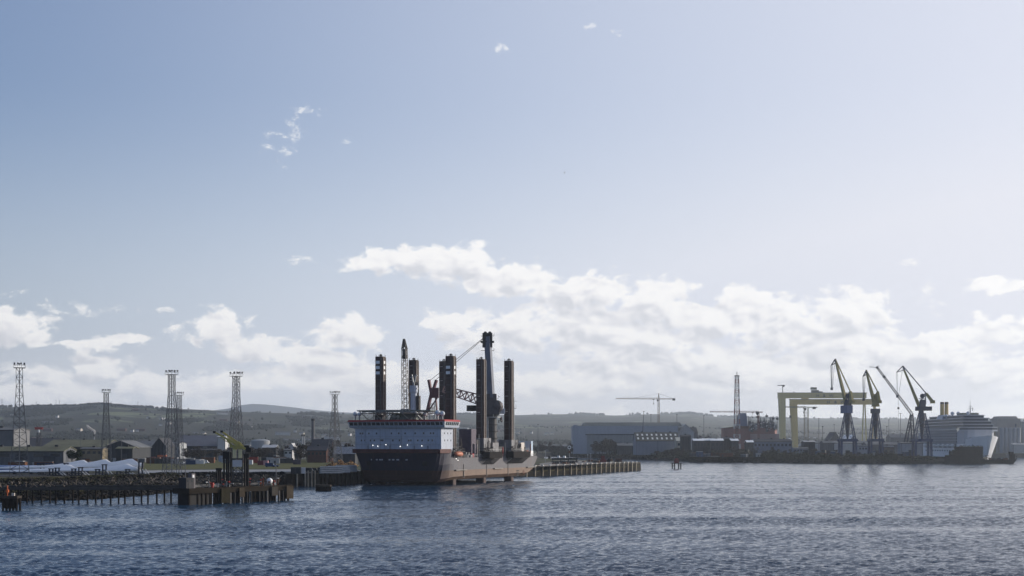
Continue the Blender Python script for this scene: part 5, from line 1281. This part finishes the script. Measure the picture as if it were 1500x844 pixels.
# blue and yellow luffing cranes on the quay
crane_blue = mat('crane_blue', (.035,.055,.125), .55, .25, .2, streak=.2); crane_dark = mat('crane_navy', (.025,.032,.06), .6, .3, .3)
jib_yellow = mat('jib_yellow', (.27,.225,.075), .55, .15, .2, streak=.3)
def luffer(px, D, az, yjt, label, house, sc=1., mirror=1, yel_lvl=None):
    k = D/FPX; t = thing('luffing_crane', label, 'quay crane', (X_(px,D),D,GZ), 0, 'blue luffing cranes on the far quay')
    zp = Z_(645.5,D)-GZ; zc = Z_(605.5,D)-GZ; zh = Z_(594,D)-GZ; g = 7.4*sc
    for sx in (-1,1):
        for sy in (-1,1): MB().frustum((sx*g-1.05,sx*g+1.05,sy*5.5-.9,sy*5.5+.9),-.3,(sx*g*.96-.95,sx*g*.96+.95,sy*5.2-.8,sy*5.2+.8),zp-1).build('portal_leg', crane_blue, t)
    MB().box(-g-1.4,g+1.4,-6.6,-4.2,zp-1,zp+1.8).box(-g-1.4,g+1.4,4.2,6.6,zp-1,zp+1.8).box(-g-1.35,-g+1.2,-4.2,4.2,zp-.9,zp+1.7).box(g-1.2,g+1.35,-4.2,4.2,zp-.9,zp+1.7).build('portal_beam', crane_blue, t)
    for sx in (-1,1):
        for sy in (-1,1): MB().beam((sx*g*.95,sy*5,zp+1.6),(sx*2.6,sy*2.6,zc),.75).build('tower_leg', crane_blue, t)
    b = MB(); n = 4
    def q(i, f):
        s = ((-1,-1),(1,-1),(1,1),(-1,1))[i%4]; return Vector((s[0]*(g*.95+(2.6-g*.95)*f), s[1]*(5+(2.6-5)*f), zp+1.6+(zc-zp-1.6)*f))
    for j in range(n):
        for i in range(4): b.beam(q(i,j/n),q(i+1,(j+1)/n),.34); b.beam(q(i+1,j/n),q(i,(j+1)/n),.34)
    b.build('bracing', crane_blue, t)
    MB().lathe([(.9,zp+1.8),(2.1,zp+(zc-zp)*.45),(3.1,zc-5),(3.1,zc)],n=12).build('slewing_column', crane_dark, t)
    up = MB().tube((0,0,zc-.7),(0,0,zc+.15),3.7,n=14).build('slewing_ring', crane_dark, t); up.rotation_euler = (0,0,az)
    if house == 'blue': MB().box(-3.6,6.4,-3.6,3.6,zc,zh).build('machinery_house', mat('house_blue',(.06,.10,.22),.55,.15,.2), up)
    elif house == 'wide': MB().box(-9,6,-4.5,4.5,zh-5.2,zh-1.2).box(-1.2,2.8,-3.4,3.4,zc,zh-5.2).build('machinery_house', crane_dark, up)
    else: MB().box(-3.5,4.5,-3.2,3.2,zc,zc+4.6).build('machinery_house', crane_dark, up)
    base = zh-1.2
    MB().frustum((-3.4,3.4,-2.8,2.8),base,(-2.6,1.8,-1.6,1.6),base+7).build('turret', crane_dark if house != 'olive' else jib_yellow, up)
    jt = Z_(yjt,D)-GZ; foot = Vector((-2.2 if house != 'wide' else 2.,0,base+3.)); reach = 17.
    if house == 'wide': foot = Vector((2.6,0,base-2)); 
    head = Vector((reach,0,jt-4)); nose = Vector((reach+1.2,0,jt))
    foot.x = 1.8
    MB().beam(foot, head, 3.0, 3.2, 1.5).build('jib', jib_yellow, up)
    MB().beam(head, nose, 1.3).beam(nose, nose+Vector((6,0,-6)), .8).beam(head, nose+Vector((6,0,-6)), .7).build('jib_head', crane_dark, up)
    cw = Vector((-9.5 if house == 'wide' else -6.5,0,base+5.5))
    piv = Vector((-4.,0,base+15 if house != 'wide' else base+13))
    MB().beam(nose, piv, .9).build('tie_bar', jib_yellow if house != 'wide' else crane_dark, up)
    MB().beam(piv, cw, 2.0, 2.4, 2.6).cbox(cw+Vector((-.6,0,-.8)),(4.4,3.4,3.0)).build('counterweight', jib_yellow, up)
    fr = MB()
    for s in (-1.6,1.6): fr.beam((2,s,base+4),(-3.6,s*.6,base+14),.6); fr.beam((-3.4,s,base+2),(-3.6,s*.6,base+14),.6); fr.beam((3,s,base+8),(-3.5,s,base+8),.5)
    fr.tube((-.5,-1.4,base+10.5),(-.5,1.4,base+10.5),2.3,n=12); fr.build('a_frame', crane_dark if house != 'olive' else jib_yellow, up)
    rp2 = MB(); hk = nose+Vector((5.4,0,-30))
    for s in (-1.2,-.4,.4,1.2): rp2.beam(nose+Vector((5.8,s,-6)), hk+Vector((0,s*.4,0)), .2)
    rp2.beam(nose+Vector((.3,.5,-2)), hk+Vector((-1.2,0,0)), .22); rp2.build('hoist_rope', crane_dark, up)
    MB().cbox(hk,(2.2,1.4,2.6)).build('hook_block', crane_dark, up)
    return t
luffer(1241.5,1420,R(180-62),524.5,'leftmost blue quay crane with square blue machinery house and steep yellow jib','blue')
luffer(1282.5,1440,R(180-74),541,'middle blue quay crane, slimmest, with olive yellow upper works','olive',.78)
luffer(1350.5,1400,R(180-8),536,'rightmost blue quay crane with wide dark house beside the cruise ship','wide',1.05)
# crawler crane with long lattice jib leaning left
D = 1460; k = D/FPX; t = thing('crawler_crane', 'dark crawler crane with a long thin lattice jib leaning left', 'crawler crane', (X_(1336,D),D,GZ))
z0 = Z_(606,D)-GZ; f0 = Vector((-.5,0,z0)); h0 = Vector(((1285-1336)*k,0,Z_(538.5,D)-GZ))
MB().lattice((2,0,0),(-.5,0,z0),3.2,2.4,9,.5,.28).build('tower_boom', crane_dark, t)
MB().lattice(f0,h0,2.4,1.5,26,.36,.2).build('jib', mat('jib_pale_grey',(.30,.29,.28),.6,.2,.2), t)
MB().cbox(f0+(h0-f0)*.80,(2.4,2,2.4)).cbox(h0,(2.0,1.5,2.2)).build('jib_joint', dark_steel, t)
MB().beam(h0,((1273.5-1336)*k,0,Z_(537.5,D)-GZ),.5).beam(h0,((1287-1336)*k,0,Z_(535.5,D)-GZ),.45).build('fly_jib', dark_steel, t)
hp = h0+(f0-h0)*.62; MB().beam(((1316-1336)*k,0,hp.z),((1316-1336)*k,0,Z_(631,D)-GZ),.16).cbox(((1316-1336)*k,0,Z_(598,D)-GZ),(1.6,1.2,2)).build('hoist_rope', dark_steel, t)
MB().box(-3.5,6,-3,3,1.6,6).build('cab_house', crane_blue, t)
for y in (-3.6,2.2): MB().box(-5,6,y,y+1.4,0,1.7).build('track', black, t)
MB().lattice((-9,1,0),(-1,0,z0-1),4,1.6,8,.5,.28).build('back_stay', crane_dark, t)

# cruise ship
CR = R(0.0); cs = thing('cruise_ship', 'white cruise ship with two tan funnels berthed behind the quay cranes', 'ship', (499,1490,0), CR)
# local: bow at y=0 pointing to -y, x to the right
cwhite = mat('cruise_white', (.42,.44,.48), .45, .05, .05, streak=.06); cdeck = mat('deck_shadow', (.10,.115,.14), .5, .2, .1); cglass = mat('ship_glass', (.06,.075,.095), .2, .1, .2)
rings = []
for y, bl, bt, zt_ in ((-7,.3,2.0,28),(1,1.5,9,27),(9,4,13.5,26),(24,9,16,24),(26,9.5,16,19),(48,15,16,19),(190,16,16,19),(205,14,15.5,19)):
    rk = 13. if y < 20 else 0; s_ = max(0,1-y/20)
    rings.append([(-bl,y+rk*s_,-1),(bl,y+rk*s_,-1),((bl+bt)/2,y+rk*s_*.55,9),(bt,y,zt_),(-bt,y,zt_),(-(bl+bt)/2,y+rk*s_*.55,9)])
hu = MB().loft(rings).build('hull', mat('cruise_hull_white',(.80,.80,.80),.4,.03,.05), cs)
for i in range(14): MB().box(-16.12,-15.95,50+i*9,53+i*9,11,12.4).build('hull_window', cglass, hu)
# forward superstructure front with curved, stepped decks
fw = MB().prism([(-16,30),(-13,27),(-6,25.4),(6,25.4),(13,27),(16,30),(16,200),(-16,200)],19,32.6).build('superstructure', cwhite, cs)
for x in (-11,-8.6,-3,0.4,5,9.4): MB().box(x,x+1.1,25.0 + (0 if abs(x) < 6 else (abs(x)-6)*.23),26.4+(0 if abs(x) < 6 else (abs(x)-6)*.23),25.2,26.1).build('porthole', cglass, fw)
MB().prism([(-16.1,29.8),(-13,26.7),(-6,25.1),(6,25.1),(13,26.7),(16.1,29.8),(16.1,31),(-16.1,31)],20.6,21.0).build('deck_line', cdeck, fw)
MB().prism([(-19,31),(-13,26.2),(-6,24.6),(6,24.6),(13,26.2),(20,31),(20,36),(-19,36)],34.2,36.4).build('bridge_window_band', cglass, cs)
MB().prism([(-19.5,30.6),(-13,25.8),(-6,24.2),(6,24.2),(13,25.8),(20.5,30.6),(20.5,37),(-19.5,37)],32.6,34.2).build('bridge', cwhite, cs)
MB().prism([(-19.5,30.6),(-13,26),(-6,24.4),(6,24.4),(13,26),(20.5,30.6),(20.5,37),(-19.5,37)],36.4,37.2).build('bridge_roof', cwhite, cs)
decks = ((37.2,31,15.5),(40.6,35,15.2),(44,39,13.5),(47.2,46,11))
for i, (z, y0, bw) in enumerate(decks):
    d = MB().box(-bw,bw,y0+1.2,196-i*8,z,z+2.5).build('deck_house', cglass, cs); MB().box(-bw-.6,bw+.6,y0,197-i*8,z+2.5,z+3.3).build('deck_slab', cwhite, d)
MB().box(-9,9,58,76,50.5,53).build('deck_house', mat('olive_screen',(.20,.21,.17),.6,.2,.2), cs)
# balcony decks along the side that shows
for i in range(6):
    z = 19.6+i*3.0
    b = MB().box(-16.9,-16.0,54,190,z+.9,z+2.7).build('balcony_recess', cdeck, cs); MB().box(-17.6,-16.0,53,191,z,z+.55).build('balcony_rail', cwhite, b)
    dv = MB()
    for j in range(34): dv.box(-17.5,-16.9,54+j*4,54.35+j*4,z+.55,z+2.9)
    dv.build('divider', cwhite, b)
for i in range(7):
    y = 62+i*17; rr_ = [[(-18.2+1.7*math.cos(a)*s, y+t_, 17.2+1.7*math.sin(a)*s) for a in [2*math.pi*q/8 for q in range(8)]] for t_, s in ((-6,.3),(-4.5,.9),(0,1),(4.5,.9),(6,.3))]
    MB().loft(rr_).build('lifeboat', mat('boat_white',(.62,.62,.62),.5,.1,.3), cs)
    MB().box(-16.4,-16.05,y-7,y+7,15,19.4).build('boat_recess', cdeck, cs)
for x, y in ((-9.6,128),(-4.6,128)):
    f = MB().lathe([(2.3,50),(2.2,64.5)],(x,y,0),12).build('funnel', mat('funnel_tan',(.52,.36,.14),.55,.1,.2), cs); MB().lathe([(2.25,64.5),(2.1,66.8)],(x,y,0),12).build('funnel_top', mat('funnel_brown',(.10,.07,.05),.6,.2,.2), f)
MB().frustum((-13,-1,116,140),47,(-11.5,-2.5,120,136),52).build('funnel_base', cwhite, cs)
for x, y, z, r in ((-9,92,53,2.2),(-2.5,92,53,2.2),(-4.4,52,52.6,2.0),(-12,104,50.6,1.6)):
    d = MB().ball((x,y,z),r,14).build('radome', dome_m, cs, smooth=True); MB().tube((x,y,z-3.4),(x,y,z-r*.8),.9,n=8).build('pedestal', cwhite, d)
mm = MB().beam((-1.5,54,50),(-1.5,54,61.5),1.2,1.2,.5).beam((-4.5,54,57),(1.5,54,57.3),.4).beam((-3.5,54,59.2),(.8,54,59.4),.35).beam((1.2,54,55),(1.2,54,58.6),.5).beam((-1.5,54,61.5),(-1.5,54,66),.25); mm.build('radar_mast', grey_steel, cs)

# dark stepped floating dock section and a low barge at the quay end
t = thing('floating_dock', 'black stepped hulk with ragged top at the end of the far quay', 'hulk', (X_(1391,1352),1352,0)); k = 1352/FPX
hulk = mat('hulk_black', (.022,.017,.017), .8, .5, .3, streak=.5)
MB().box(0,52*k,0,16,-1,Z_(672,1352)).build('hull', hulk, t)
for a, b, yt in ((0,6,667),(6,11,661),(11,14,659),(14,49.5,654.5)): MB().box(a*k,b*k,1,15,Z_(672,1352),Z_(yt,1352)).build('upper_step', hulk, t)
rk = random.Random(4)
for i in range(22):
    x = (14.5+i*1.6)*k; h = rk.uniform(.6,2.2); z = Z_(654.5,1352); MB().box(x,x+rk.uniform(.4,1.2),1,1.8,z,z+h).build('deck_fitting', rk.choice((rust,hulk,grey_steel,concrete)), t)
for i in range(10): MB().box((2+i*5)*k,(2+i*5)*k+.4,-.25,0,0,Z_(660,1352)-rk.uniform(0,4)).build('frame_rib', hulk, t)
t = thing('work_barge', 'low dark barge with wheelhouse and ramp moored right of the black hulk', 'barge', (X_(1441,1380),1380,0)); k = 1380/FPX
MB().add([(0,0,-1),(42*k,0,-1),(49*k,0,4.2),(0,0,3.6),(0,9,-1),(42*k,9,-1),(49*k,9,4.2),(0,9,3.6)],[(0,1,2,3),(7,6,5,4),(0,4,5,1),(1,5,6,2),(2,6,7,3),(3,7,4,0)]).build('hull', hulk, t)
MB().box(38*k,46.5*k,1,8,4,9.2).box(40*k,45*k,2,7,9.2,11.5).build('wheelhouse', hulk, t); MB().box(36*k,37.6*k,2,5,3.6,9.2).build('ramp_post', mat('ramp_grey',(.34,.33,.32),.6,.2,.3), t)
MB().beam((2*k,.5,7),(12*k,.5,3.6),.5,.6).beam((1*k,.5,8),(8*k,.5,7.6),.4).build('ramp', rust, t)
for i in range(9):
    a = (9+i*2.9)*k; MB().box(a,a+rk.uniform(1,2.4),1,4,3.4,rk.uniform(4.4,6.4)).build('deck_gear', rk.choice((hulk,rust,dark_steel)), t)
for z in (5.2,7.2): MB().tube((47.2*k,.5,z),(48.8*k,.5,z),.6,n=8).build('tyre_fender', black, t)

# grain silos at the right edge
D = 2010; k = D/FPX; t = thing('grain_silo', 'tall tan silo tower with chamfered top above grey bins at the right edge', 'silo', (X_(1462,D),D,GZ))
tan = mat('silo_tan', (.34,.31,.28), .8, .08, .03, streak=.2); bn = mat('bin_grey', (.27,.29,.32), .6, .1, .05, streak=.15)
H1 = Z_(613,D)-GZ; MB().box(0,35*k,6,36,-.3,H1).build('tower_block', tan, t); MB().frustum((3*k,32*k,7,35),H1,(5*k,30*k,9,33),Z_(609.6,D)-GZ).build('roof_block', tan, t)
for i in range(5): MB().lathe([(3.05*k,-.3),(3.05*k,Z_(628,D)-GZ),(2.2*k,Z_(626.5,D)-GZ)],((6.2+i*6.1)*k,1.5,0),16).build('bin', bn, t)
MB().box(27*k,29*k,5.6,6,Z_(628,D)-GZ,Z_(621,D)-GZ).build('window_slot', cdeck, t)
MB().box(-6*k,3*k,10,26,-.3,Z_(631,D)-GZ).build('annex', mat('annex_ochre',(.30,.26,.15),.8,.15,.1), t)
shed(1497,1530,616,2040,30,'taller grey silo annex cut by the right edge',bn,bn,ridge=.04,name='silo_annex',cat='silo')
shed(1484,1510,650,1990,14,'low pale shed in front of the silos at the right edge',wl,wht,ridge=.1)
# cabins, containers and plant scattered on the far quay
rc = random.Random(91); protos_c = []
kinds_c = ('low grey cabin','long black container','tall dark blue container stack','rust-brown plant box','pale cabin','narrow dark steel tower box')
for i, (L_, h_c, m_) in enumerate(((6,2.6,wg),(12,3.2,wd),(6,5.2,cb_),(9,4.0,rust),(5,3.4,wl),(4,6.5,dark_steel))):
    t = thing('site_cabin', kinds_c[i]+' in the clutter on the far quay', 'cabin', (0,0,0), 0, kinds_c[i]+'s on the far quay')
    MB().box(-L_/2,L_/2,-1.5,1.5,0,h_c).build('body', m_, t); MB().box(-L_/2-.2,L_/2+.2,-1.7,1.7,h_c,h_c+.2).build('roof', rg if i % 2 else wht, t); MB().box(-L_/4,-L_/4+1.2,-1.56,-1.5,.2,h_c*.6).build('door', rd, t)
    protos_c.append(t)
for i in range(84):
    px = rc.uniform(1000,1345); D = rc.uniform(1425,1600) if px < 1310 else rc.uniform(1400,1430); k = i % 6; loc = (X_(px,D),D,GZ)
    if i < 6: protos_c[k].location = loc; protos_c[k].rotation_euler = (0,0,rc.uniform(-.5,.5))
    else: dup(protos_c[k], loc, rc.uniform(-.5,.5))
for i in range(60):
    px = rc.uniform(0,440); D = rc.uniform(700,1040); k = rc.choice((0,1,3,4)); 
    if 205 < px and D < 930: D = rc.uniform(940,1040)
    dup(protos_c[k], (X_(px,D),D,GZ), rc.uniform(-.6,.6), kinds_c[k]+' in the yards behind the left shore', kinds_c[k]+'s in the left yards')

# slim masts along the far shore
for px, yt, D in ((1031,609,1900),(1199.5,613,1900),(1205,625,1800),(1222,622,2200),(1299,625,2000),(1319,606,1850),(991.5,607.5,1950),(953.5,607,1950),(939.5,603,1760),(1302,615,2100),(788,622,1900),(1383,618,1800)):
    h = Z_(yt,D)-GZ; t = thing('far_mast', 'thin dark mast standing among the far-shore buildings', 'mast', (X_(px,D),D,GZ), 0, 'thin masts on the far shore')
    MB().tube((0,0,0),((3.0 if px == 939.5 else 0),0,h),.5 if px != 939.5 else .9,.28,n=6).build('pole', tower_m, t); MB().cbox((3.0 if px == 939.5 else 0,0,h),(2.0,1,.8)).build('head', dark_steel, t)

# ================================================================== VEGETATION, STONES, TOWN, BIRD
def leaf_mat(name, c, c2):
    m = mat(name, c, .85, .4, .5, c2=c2, spec=.15); return m
evergreen = leaf_mat('evergreen_leaf', (.022,.030,.016), (.010,.014,.008)); winter = leaf_mat('winter_twig', (.050,.040,.030), (.022,.019,.016)); scrub_m = leaf_mat('scrub_leaf', (.045,.045,.022), (.020,.018,.012))
bark = mat('bark', (.045,.036,.028), .9, .3, .8)
def crown(mb, r, c, rx, rz, n, s, lobes=7):
    cs = [(Vector((r.gauss(0,.42)*rx, r.gauss(0,.42)*rx, r.uniform(-.6,.75)*rz)), r.uniform(.35,.6)) for _ in range(lobes)]
    for i in range(n):
        l, k = r.choice(cs)
        d = Vector((r.gauss(0,1), r.gauss(0,1), r.gauss(0,1))).normalized()*(r.uniform(.35,1)**.5)*k
        p = Vector(c) + l + Vector((d.x*rx, d.y*rx, d.z*rz*.8))
        a = Vector((r.uniform(-1,1), r.uniform(-1,1), r.uniform(-.7,.7))).normalized(); b = a.cross(Vector((r.uniform(-1,1), r.uniform(-1,1), r.uniform(-1,1)))).normalized()
        q = s*r.uniform(.5,1.3)
        mb.add([p-a*q, p+b*q*.55, p+a*q, p-b*q*.55], [(0,1,2,3)])
def make_tree(name, label, cat, seed, H, rx, m, n, s, group, trunk=.35):
    r = random.Random(seed); t = thing(name, label, cat, (0,0,0), 0, group)
    tr = MB().tube((0,0,-.3),(r.uniform(-.2,.2),0,H*.55),.32*H/10,.16*H/10,n=7)
    for i in range(6):
        a = r.uniform(0,6.28); z = H*r.uniform(.25,.5); tr.tube((0,0,z),(math.cos(a)*rx*.6,math.sin(a)*rx*.6,z+H*r.uniform(.15,.35)),.12*H/10,.04*H/10,n=5)
    tr.build('trunk', bark, t)
    c = MB(); crown(c, r, (0,0,H*.6), rx, H*.4, n, s); c.build('crown', m, t); return t
ev = make_tree('evergreen_tree', 'dense dark evergreen tree between the mossy sheds', 'tree', 1, 10.5, 4.6, evergreen, 1900, .55, None)
ev.location = (X_(105.5,800),800,GZ)
d = dup(ev, (X_(118.5,812),812,GZ), 1.3, 'smaller dark bush touching the right side of the evergreen tree', None, (.55,.55,.5))
protos = [make_tree('bare_tree', 'brown winter tree in the belt behind the left yards', 'tree', 10+i, 9.5, 4.2, winter, 900, .5, 'winter trees behind the left yards') for i in range(4)]
rt = random.Random(77); first = [True]*4; ft = 0
def plant(px, D, s, label, group, zb=GZ):
    global ft
    k = rt.randrange(4); loc = (X_(px,D), D, zb)
    if first[k]: first[k] = False; o = protos[k]; o.location = loc; o.scale = (s,s,s); o['label'] = label; o['group'] = group; return
    dup(protos[k], loc, rt.uniform(0,6.28), label, group, (s*rt.uniform(.8,1.25),s,s*rt.uniform(.8,1.2)))
for i in range(46): plant(rt.uniform(268,420), rt.uniform(1130,1240), rt.uniform(.7,1.05), 'brown winter tree in the belt behind the grass strip', 'winter trees behind the grass strip')
for i in range(26): plant(rt.uniform(425,520), rt.uniform(1010,1250), rt.uniform(.8,1.5), 'brown winter tree around the tall chimney', 'winter trees around the chimney')
for i in range(22): plant(rt.uniform(-10,260), rt.uniform(1250,1700), rt.uniform(.7,1.1), 'brown winter tree among the left warehouses', 'winter trees among the left warehouses')
for i in range(44): plant(rt.uniform(775,930), rt.uniform(1830,2200) if i % 2 else rt.uniform(2150,2300), rt.uniform(.9,1.5), 'winter tree on the far bank in front of the big hall', 'winter trees before the big hall')
for i in range(14): plant(rt.uniform(868,905), rt.uniform(1800,1860), rt.uniform(1.2,1.9), 'dark rounded tree in front of the big hall doors', 'dark trees at the hall doors')
for i in range(30): plant(rt.uniform(930,1230), rt.uniform(1460,1640), rt.uniform(.5,.95), 'dark scrubby tree on the far shore below the red hull', 'scrubby trees below the red hull')
for i in range(18): plant(rt.uniform(1000,1480), rt.uniform(2200,2500), rt.uniform(1.,1.6), 'hazy winter tree behind the shipyard', 'trees behind the shipyard')

# continuous scrub along the far bank and the left bank: one mass each
def on_bank(i, f, off):
    a, b = Vector(land_top[i]), Vector(land_top[i+1]); return a+(b-a)*f + Vector((0,off,0))
def scrub(name, label, segs, n, h, s, m, zoff=0.):
    r = random.Random(hash(name) % 1000 if False else len(label)); mb = MB()
    for i in range(n):
        k = r.choice(segs); a, b = Vector(land_low[k]), Vector(land_low[k+1]); c, d_ = Vector(land_top[k]), Vector(land_top[k+1])
        f = r.random(); g = r.uniform(.35,1.5); p0 = a+(b-a)*f; p1 = c+(d_-c)*f; p = p0+(p1-p0)*g; p.z = min(p.z, GZ)
        hh = h*max(.1, .55+.9*fbm(p.x, p.y, 14, 2)+.5*fbm(p.x+50, p.y, 55, 2))*r.uniform(.1,1)
        q = s*r.uniform(.5,1.4); u = Vector((r.uniform(-1,1),r.uniform(-1,1),r.uniform(-.4,1))).normalized(); v = u.cross(Vector((r.uniform(-1,1),r.uniform(-1,1),r.uniform(-1,1)))).normalized()
        p = p+Vector((0,0,hh)); mb.add([p-u*q,p+v*q*.5,p+u*q,p-v*q*.5],[(0,1,2,3)])
    o = mb.build(name, m); o['kind'] = 'stuff'; o['label'] = label; return o
far_segs = [k for k in range(len(shore)-1) if 19 <= k <= 24]
seg_w = []
for k in far_segs: seg_w += [k]*max(1, int((Vector(land_low[k+1])-Vector(land_low[k])).length/40))
scrub('shore_scrub', 'dark brown scrub covering the far shore bank', seg_w, 42000, 8.0, .8, scrub_m)
scrub('quay_weeds', 'low dark growth along the far quay under the cranes', [24,25]*3+[25], 7000, 2.2, .6, scrub_m)
scrub('bank_weeds', 'dark weeds and grass on the left rubble bank', [2,3,4,5,6,6,7], 14000, 1.4, .45, scrub_m)
# rubble stones on the banks
def rubble(name, label, segs, n, smin, smax, seed):
    r = random.Random(seed); mb = MB(); m = mat('rubble_stone', (.013,.012,.011), .9, .5, .4, c2=(.006,.0055,.005))
    for i in range(n):
        k = r.choice(segs); a, b = Vector(land_low[k]), Vector(land_low[k+1]); c, d_ = Vector(land_top[k]), Vector(land_top[k+1])
        f = r.random(); g = r.uniform(.0,1.05); p0 = a+(b-a)*f; p1 = c+(d_-c)*f; p = p0+(p1-p0)*g; q = smin+(smax-smin)*r.random()**2.2
        vs = [p+Vector((x*q*r.uniform(.5,1.1),y*q*r.uniform(.5,1.1),z*q*r.uniform(.4,.8))) for x in (-1,1) for y in (-1,1) for z in (-1,1)]
        mb.add(vs, [(0,1,3,2),(4,6,7,5),(0,4,5,1),(2,3,7,6),(0,2,6,4),(1,5,7,3)])
    o = mb.build(name, m); o['kind'] = 'stuff'; o['label'] = label
rubble('rubble', 'dark boulders and rubble on the left shore bank', [2,3,4,4,5,5,6,6,7], 6500, .15, 1.3, 41)
rubble('revetment_stones', 'dark stones of the far shore revetment', seg_w+[24,25,25], 4500, .5, 1.3, 42)
# debris on the left bank top: pale scraps and timbers
r = random.Random(19); mb = MB()
for i in range(420):
    px = r.uniform(-10,420); py = interp(px,[(0,708),(200,704),(420,698)])-r.uniform(-6,5); p = W(px,py,GZ-.4); d_ = Vector((r.uniform(-1,1),r.uniform(-.5,.5),r.uniform(-.2,.4)))*r.uniform(.3,1.4); mb.beam(p-d_, p+d_+Vector((0,0,r.uniform(0,.8))), r.uniform(.1,.5))
o = mb.build('bank_debris', mat('pale_debris',(.11,.095,.08),.8,.6,.3,c2=(.02,.018,.016))); o['kind'] = 'stuff'; o['label'] = 'timber and metal debris strewn on the left bank'

# woods on the hills and in the valley: far-off masses
def hill_woods(name, label, n, seed, ridge_only=False):
    r = random.Random(seed); mb = MB()
    while n:
        D = r.uniform(2700,6400); x = r.uniform(-.44,.44)*D
        if ridge_only: px_ = r.uniform(-160,1650); D = interp(px_, far_ridge)*r.uniform(.955,1.0); x = X_(px_, D)
        elif x/D*FPX > 20 and r.random() > .25: continue
        w = fbm(x, D*.6, 330, 3)
        if w < (.06 if ridge_only else .12): 
            if r.random() > .008: continue
        z = hill_z(x, D) if D > 3000 else GZ
        s = r.uniform(4.,8.5)*D/7600 if ridge_only else r.uniform(2.6,5.6)
        vs = [Vector((x,D,z-1))]
        m_ = 5
        for ring, (rr, zz) in enumerate(((.75,.25),(1.,.8),(.6,1.4))):
            for k in range(m_):
                a = 6.283*(k+.5*ring)/m_; q = rr*s*r.uniform(.7,1.25); vs.append(Vector((x+math.cos(a)*q, D+math.sin(a)*q, z+zz*s*r.uniform(.8,1.2))))
        vs.append(Vector((x,D,z+s*r.uniform(1.5,1.9))))
        fs = [(0,1+(k+1)%m_,1+k) for k in range(m_)]
        for g in range(2): fs += [(1+g*m_+k,1+g*m_+(k+1)%m_,1+(g+1)*m_+(k+1)%m_,1+(g+1)*m_+k) for k in range(m_)]
        fs += [(1+2*m_+k,1+2*m_+(k+1)%m_,1+3*m_) for k in range(m_)]
        mb.add(vs, fs); n -= 1
    o = mb.build(name, mat('far_wood',(.032,.034,.022),.95,.4,.05,c2=(.014,.016,.011),spec=.1)); o['kind'] = 'stuff'; o['label'] = label
hill_woods('ridge_wood', 'dark tree line along the hill ridge', 1700, 51, True)
hill_woods('hillside_wood', 'dark woods and hedges over the hillside', 15000, 52)
# houses of the town at the foot of the hills
r = random.Random(61); hw = [wht, mat('render_cream',(.5,.46,.4),.8,.1,.3), brick, wl]; hr = [rd, rg, mat('tile_brown',(.12,.08,.065),.8,.2,.3)]
hp = []
for i in range(4):
    w, dpt, h = ((9,8,5.2),(14,9,5.4),(26,10,6),(40,18,7))[i]
    t = thing('house', 'small distant house in the town below the hills', 'house', (0,0,0), 0, 'distant houses below the hills')
    MB().box(-w/2,w/2,-dpt/2,dpt/2,-3,h).add([(-w/2,-dpt/2,h),(-w/2,dpt/2,h),(-w/2,0,h+2.6),(w/2,-dpt/2,h),(w/2,dpt/2,h),(w/2,0,h+2.6)],[(0,2,1),(3,4,5)]).build('wall', hw[i], t)
    MB().add([(-w/2-.3,-dpt/2-.4,h-.1),(w/2+.3,-dpt/2-.4,h-.1),(w/2+.3,0,h+2.9),(-w/2-.3,0,h+2.9),(-w/2-.3,dpt/2+.4,h-.1),(w/2+.3,dpt/2+.4,h-.1)],[(0,1,2,3),(3,2,5,4)]).build('roof', hr[i % 3], t)
    hp.append(t)
used = [False]*4
n = 0
while n < 290:
    D = r.uniform(2350,5600) if n % 3 else r.uniform(2350,3600); px = r.uniform(-10,760) if n % 4 else r.uniform(760,1490)
    if px > 760 and D < 2700: continue
    x = X_(px,D)
    if D > 3400 and fbm(x, D, 500, 2) < -.02: continue
    z = hill_z(x,D) if D > 3000 else GZ
    k = r.choice((0,0,1,1,2,3)); loc = (x,D,z+.3); n += 1
    if not used[k]: used[k] = True; hp[k].location = loc; continue
    dup(hp[k], loc, r.uniform(-.6,.6))
# pylons on the hill and thin masts on the skyline
for i, (px, yt, D) in enumerate(((3,583,6500),(53,588,6500),(82,585,6600),(87,586,6600),(202,588,6500),(595,600,6500))):
    x = X_(px,D); zb = hill_z(x,D); t = thing('hill_mast', 'thin mast on the skyline of the left hill', 'mast', (x,D,zb), 0, 'skyline masts'); MB().beam((0,0,-2),(0,0,Z_(yt,D)-zb),1.6,1.6,.9).build('pole', tower_m, t); MB().box(-3,3,-.5,.5,(Z_(yt,D)-zb)*.8,(Z_(yt,D)-zb)*.8+1).build('crossarm', tower_m, t)
# gull
t = thing('seagull', 'lone tiny gull gliding in the open sky above the clouds', 'bird', P(827,253,330))
MB().lathe([(.02,-.22),(.07,-.08),(.08,.05),(.03,.22)],n=8).build('body', mat('gull_grey',(.12,.12,.13),.7,.1,.5), t)
MB().add([(0,-.08,.05),(0,.08,.05),(-.35,.06,.18),(-.35,-.06,.18),(-.7,.0,.08),(.35,.06,.18),(.35,-.06,.18),(.7,0,.08)],[(0,1,2,3),(3,2,4),(1,0,6,5),(5,6,7)]).build('wing', mat('gull_grey',(.12,.12,.13)), t)
